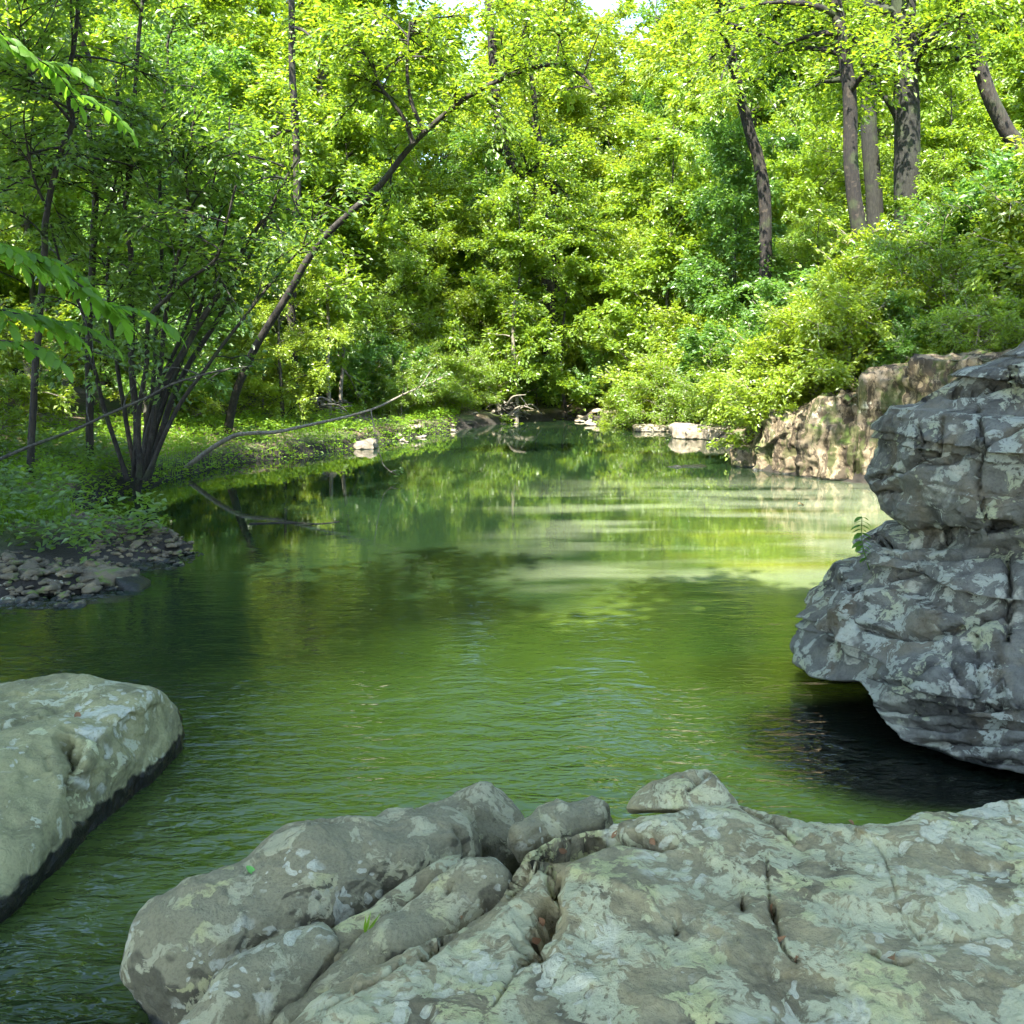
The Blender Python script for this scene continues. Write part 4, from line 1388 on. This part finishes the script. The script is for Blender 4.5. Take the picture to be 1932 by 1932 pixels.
for q in in_poly([(165, 1012), (290, 1006), (378, 1036), (330, 1056), (235, 1066), (180, 1050)], 80):
    cobble(q[0], q[1], rs.uniform(.04, .13), 'cobble', 'small brown cobble on the gravel spit below the mossy tuft', 'cobbles on the left gravel spit')
for q in in_poly([(0, 1070), (120, 1075), (215, 1070), (225, 1100), (150, 1130), (0, 1132)], 84):
    cobble(q[0], q[1], rs.uniform(.045, .15), 'cobble', 'small dark cobble at the left edge behind the pointed stone', 'cobbles at the left edge')
for q in in_poly([(1080, 786), (1120, 778), (1200, 772), (1250, 778), (1262, 796), (1200, 801), (1100, 797)], 46):
    cobble(q[0], q[1], rs.uniform(.10, .32), 'pale', 'pale sunlit stone in the riffle at the head of the pool', 'stones of the riffle', z=.08)
for q in in_poly([(700, 800), (780, 770), (900, 755), (1010, 750), (1060, 770), (1000, 790), (880, 800), (760, 822)], 50):
    cobble(q[0], q[1], rs.uniform(.09, .26), 'pale' if rs.random() < .65 else 'cobble', 'pale stone among the roots on the far left shore', 'stones on the far left shore', z=.2)


def gravel(name, boxes, n, size, mk, label):
    rng = np.random.default_rng(33)
    D, f = ico(1)
    mb_v, mb_f, k = [], [], 0
    for q in boxes:
        for x, y in in_poly(q, n):
            p = W(x, y, .05)
            p[2] = max(gz_fast(p), -.01)
            r = size * rng.uniform(.4, 1.2)
            mb_v.append(p + D * r * rng.uniform(.6, 1.2, (len(D), 1)) * np.array([1, 1, .6]))
            mb_f.append(f + k)
            k += len(D)
    o = obj(name, raw_mesh(name, np.concatenate(mb_v), [np.concatenate(mb_f)], M[mk], False))
    return tag(o, label, 'gravel', kind='stuff')


_gk = {}


def gz_fast(p):
    key = (round(p[0] / .12), round(p[1] / .12))
    if key not in _gk:
        _gk[key] = gz(p[0], p[1])
    return _gk[key]


gravel('gravel', [[(150, 1005), (290, 1000), (385, 1036), (340, 1062), (235, 1070), (160, 1055)], [(0, 1065), (215, 1068), (235, 1105), (150, 1135), (0, 1138)]], 700, .035, 'cobble', 'small brown gravel on the spit at the left edge')


def hull_rock(pts, mat, label, seed, amps, p=16, sub=5, name='rock'):
    v, f = hull_shape(pts, sub, p)
    return tag(make_stone(name, v, f, M[mat], amps=amps, seed=seed), label, 'rock')


def block(px0, px1, py_base, h, depth, d=None, slump=.1, seed=0, z0=0.0):
    """points of a low creek block whose front foot runs px0..px1 at py_base"""
    r = np.random.default_rng(seed)
    a, b = W(px0, py_base, z0), W(px1, py_base, z0)
    out = []
    for p, q in ((a, 1), (b, 1), (a * .5 + b * .5, 1.05)):
        out += [p + np.array([0, r.normal(0, .05), -.3]), p + np.array([r.normal(0, .05), .04, h * q * .75]), p + np.array([slump * r.normal(0, 1), depth * .3, h * q]),
                p + np.array([r.normal(0, .1), depth, h * .85]), p + np.array([0, depth, -.3])]
    return np.array(out)


hull_rock(block(1282, 1345, 829, .34, 1.1, seed=1), 'pale', 'squared pale sunlit ledge block standing in the water beside the rock wall', 71, [(.05, 2.2, 4), (.015, 9, 3)])
hull_rock(block(1338, 1402, 832, .36, 1.2, seed=2), 'pale', 'pale ledge block dappled by leaf shadows, against the rock wall', 72, [(.05, 2.2, 4), (.015, 9, 3)])
hull_rock(block(1205, 1290, 815, .17, 1.0, seed=3), 'pale', 'low flat pale stone awash beside the ledge blocks', 73, [(.03, 2.6, 4), (.01, 9, 3)])
hull_rock(block(668, 706, 848, .2, .5, seed=4), 'pale', 'lone pale stone at the tip of the grassy left bank', 74, [(.03, 4, 4)])
hull_rock(block(740, 800, 818, .36, .9, seed=5, z0=.02), 'cobble', 'mossy boulder on the far left shore behind the lone pale stone', 75, [(.05, 2.5, 4)])
hull_rock([W(210, 1068, d=9.0), W(232, 1072, d=8.9), W(254, 1078, d=8.8), W(285, 1097, d=8.75), W(262, 1118, d=8.4) , W(222, 1116, d=8.5), W(215, 1090, d=8.6), W(214, 1080, d=9.2), W(285, 1105, d=9.0), W(225, 1160, d=8.5), W(280, 1150, d=8.6), W(215, 1150, d=9.2), W(285, 1140, d=9.2)], 'block', 'pointed grey stone standing in the shallows off the gravel spit', 76, [(.012, 6, 3), (.004, 20, 2)], p=30)
hull_rock(block(150, 216, 1112, .15, .35, seed=7), 'cobble', 'dark rounded rock beside the pointed grey stone', 77, [(.015, 6, 3)])
hull_rock(block(1268, 1332, 884, .05, .28, seed=8, z0=-.02), 'cliff', 'dark wet rock barely breaking the surface near the rock wall', 78, [(.03, 5, 3)])
hull_rock(block(1395, 1440, 882, .35, .6, seed=9), 'wallrock', 'low mossy rock at the left foot of the rock wall', 79, [(.05, 3, 4)])


# ------------------------------------------------------------------ roots, drift and small litter
def root_tangle(px, py, d, w, seed, label, n=26):
    rng = np.random.default_rng(seed)
    c = W(px, py, d=d)
    c[2] = gz(c[0], c[1])
    e = obj('root_tangle', None, None, c)
    tag(e, label, 'roots')
    for k in range(n):
        a = rng.random() * 6.283
        L = w * rng.uniform(.5, 1.2)
        p0 = np.array([rng.normal(0, w * .15), rng.normal(0, w * .15), w * rng.uniform(.1, .55)])
        p1 = p0 + np.array([math.cos(a), math.sin(a) * .6, rng.normal(.1, .35)]) * L * .5
        p2 = p1 + np.array([math.cos(a + .6), math.sin(a + .6) * .6, rng.normal(-.4, .3)]) * L * .5
        p2[2] = max(p2[2], -.02)
        mb = MB()
        tube(mb, spline([p0, p1, p2], 9), np.linspace(w * .045, w * .012, 9), 5)
        obj('root', mb.mesh('root', M['bark_pale' if rng.random() < .5 else 'bark_grey']), e)


root_tangle(955, 765, 31, .9, 801, 'tangle of bare roots on the far shore below the slim pale stems')
root_tangle(1225, 772, 30, .8, 802, 'heap of bleached roots and drift under the bushes right of the riffle')
root_tangle(620, 775, 25, .8, 803, 'brown roots exposed at the foot of the thin pale stems on the left bank', 20)


def stick(pts, d0, d1, w, mat, label, z=None, name='floating_stick'):
    P = np.array([W(x, y, z) for x, y in pts]) if z is not None else np.array([W(x, y, d=dd) for (x, y), dd in zip(pts, np.linspace(d0, d1, len(pts)))])
    mb = MB()
    tube(mb, spline(P, 12) - P[0], np.linspace(w, w * .5, 12), 5)
    return tag(obj(name, mb.mesh(name, M[mat]), None, P[0]), label, 'stick')


stick([(470, 988), (540, 986), (600, 988), (640, 984)], 0, 0, .012, 'bark_dark', 'thin dark stick lying on the water left of centre', z=.004)

bpy.context.view_layer.update()
dg = bpy.context.evaluated_depsgraph_get()


def hit(px, py):
    a = W(px, py, d=3.0) - np.array([0, 0, EYE])
    ok, loc, nr, *_ = sc.ray_cast(dg, Vector((0, 0, EYE)), Vector(a).normalized())
    return np.array(loc), np.array(nr)


def curl_mesh(name, mat, seed):
    rng = np.random.default_rng(seed)
    xs = np.linspace(0, 1, 6)
    w = .5 * np.sin(np.pi * np.clip(xs * .92 + .05, 0, 1)) * rng.uniform(.5, .8)
    v, q = [], []
    for k, x in enumerate(xs):
        z = .25 * math.sin(x * 3 + seed)
        v += [(x - .5, -w[k], z + .2 * w[k]), (x - .5, 0, z - .05), (x - .5, w[k], z + .35 * w[k])]
    for k in range(5):
        a = 3 * k
        q += [(a, a + 3, a + 4, a + 1), (a + 1, a + 4, a + 5, a + 2)]
    return raw_mesh(name, np.array(v), [np.array(q)], mat, True)


DRY = [curl_mesh('dry_leaf', M['litter'], k) for k in range(4)]
rl = np.random.default_rng(95)
for x, y, sz, where in [(1062, 1604, .030, 'in the bend of the long dark fissure'), (1160, 1574, .026, 'under the arched rim of the slab'), (1232, 1588, .03, 'in the hollow at the right end of the arch'),
                 (1008, 1770, .032, 'inside the widest black gap of the slab'), (1020, 1740, .026, 'at the top of the widest black gap of the slab'), (1462, 1716, .034, 'in the pit on the right half of the slab'), (1476, 1778, .038, 'in the lower end of the right-hand fissure'),
                 (1690, 1808, .04, 'in the shallow pocket near the lower right of the slab'), (1490, 1534, .022, 'on the far rim of the slab near the pointed rock'), (1606, 1554, .03, 'on the far rim of the slab before the dark water'),
                 (866, 1734, .026, 'in the groove beside the finger-like ridge'), (1290, 1468, .022, 'in the cleft of the small pointed rock'), (1505, 1812, .024, 'just below the right-hand fissure'), (146, 1352, .05, 'on top of the flat-topped boulder')]:
    p, n = hit(x, y)
    o = obj('dry_leaf', DRY[rl.integers(0, 4)], None, p + n * sz * .12)
    o.rotation_euler = (Vector(n).to_track_quat('Z', 'Y') @ Matrix.Rotation(rl.random() * 6.28, 3, 'Z').to_quaternion()).to_euler()
    o.scale = (sz,) * 3
    tag(o, 'curled brown dry leaf ' + where, 'leaf', 'dry leaves on the stones')
p, n = hit(475, 1645)
o = obj('green_leaf', curl_mesh('green_leaf', M['green_leaf'], 2), None, p + n * .006, Vector(n).to_track_quat('Z', 'Y').to_euler(), .042)
tag(o, 'single fresh green leaf lying on the long rounded boulder', 'leaf')
fl = obj('floating_leaf', DRY[1], None, W(1512, 953, .006), (0, 0, .3), .10)
tag(fl, 'orange leaf floating on the milky water near the rock wall', 'leaf')


def sprout(px, py, blades, label):
    p, n = hit(px, py)
    e = obj('grass_sprout', None, None, p)
    tag(e, label, 'grass')
    for dx, dy, h in blades:
        P = np.array([0, 0, -.01])
        v, q = leaf_quads(np.array([P]), np.array([[dx, dy, 1.]]), np.array([[0, -1, .1]]), np.array([h]), np.array([.009]), .05, .12)
        obj('blade', raw_mesh('blade', v, [q], M['grass'], False), e)


sprout(688, 1760, [(.25, 0, .075), (.05, .1, .06), (.7, .1, .08)], 'tiny green grass sprout growing between boulder and slab')


def sprig(px, py, label):
    p, n = hit(px, py)
    rng = np.random.default_rng(5)
    e = obj('sprig', None, None, p)
    tag(e, label, 'plant')
    top = W(px - 14, 975, d=p[1] - .05) - p
    Q = spline([np.zeros(3), top * .5 + np.array([-.02, 0, 0]), top], 14)
    mb = MB()
    tube(mb, Q, np.linspace(.004, .002, 14), 4)
    obj('stem', mb.mesh('stem', M['leaf_shade']), e)
    for k in range(3, 14):
        for sg in (-1, 1):
            o = obj('leaf', LEAF, e)
            frame(o, Q[k], np.array([sg * rng.uniform(.6, 1), rng.normal(0, .5), -.25]), UPV + rng.normal(0, .2, 3), rng.uniform(.05, .075))


sprig(1640, 1075, 'thin leafy sprig growing from the ledge of the tall boulder')
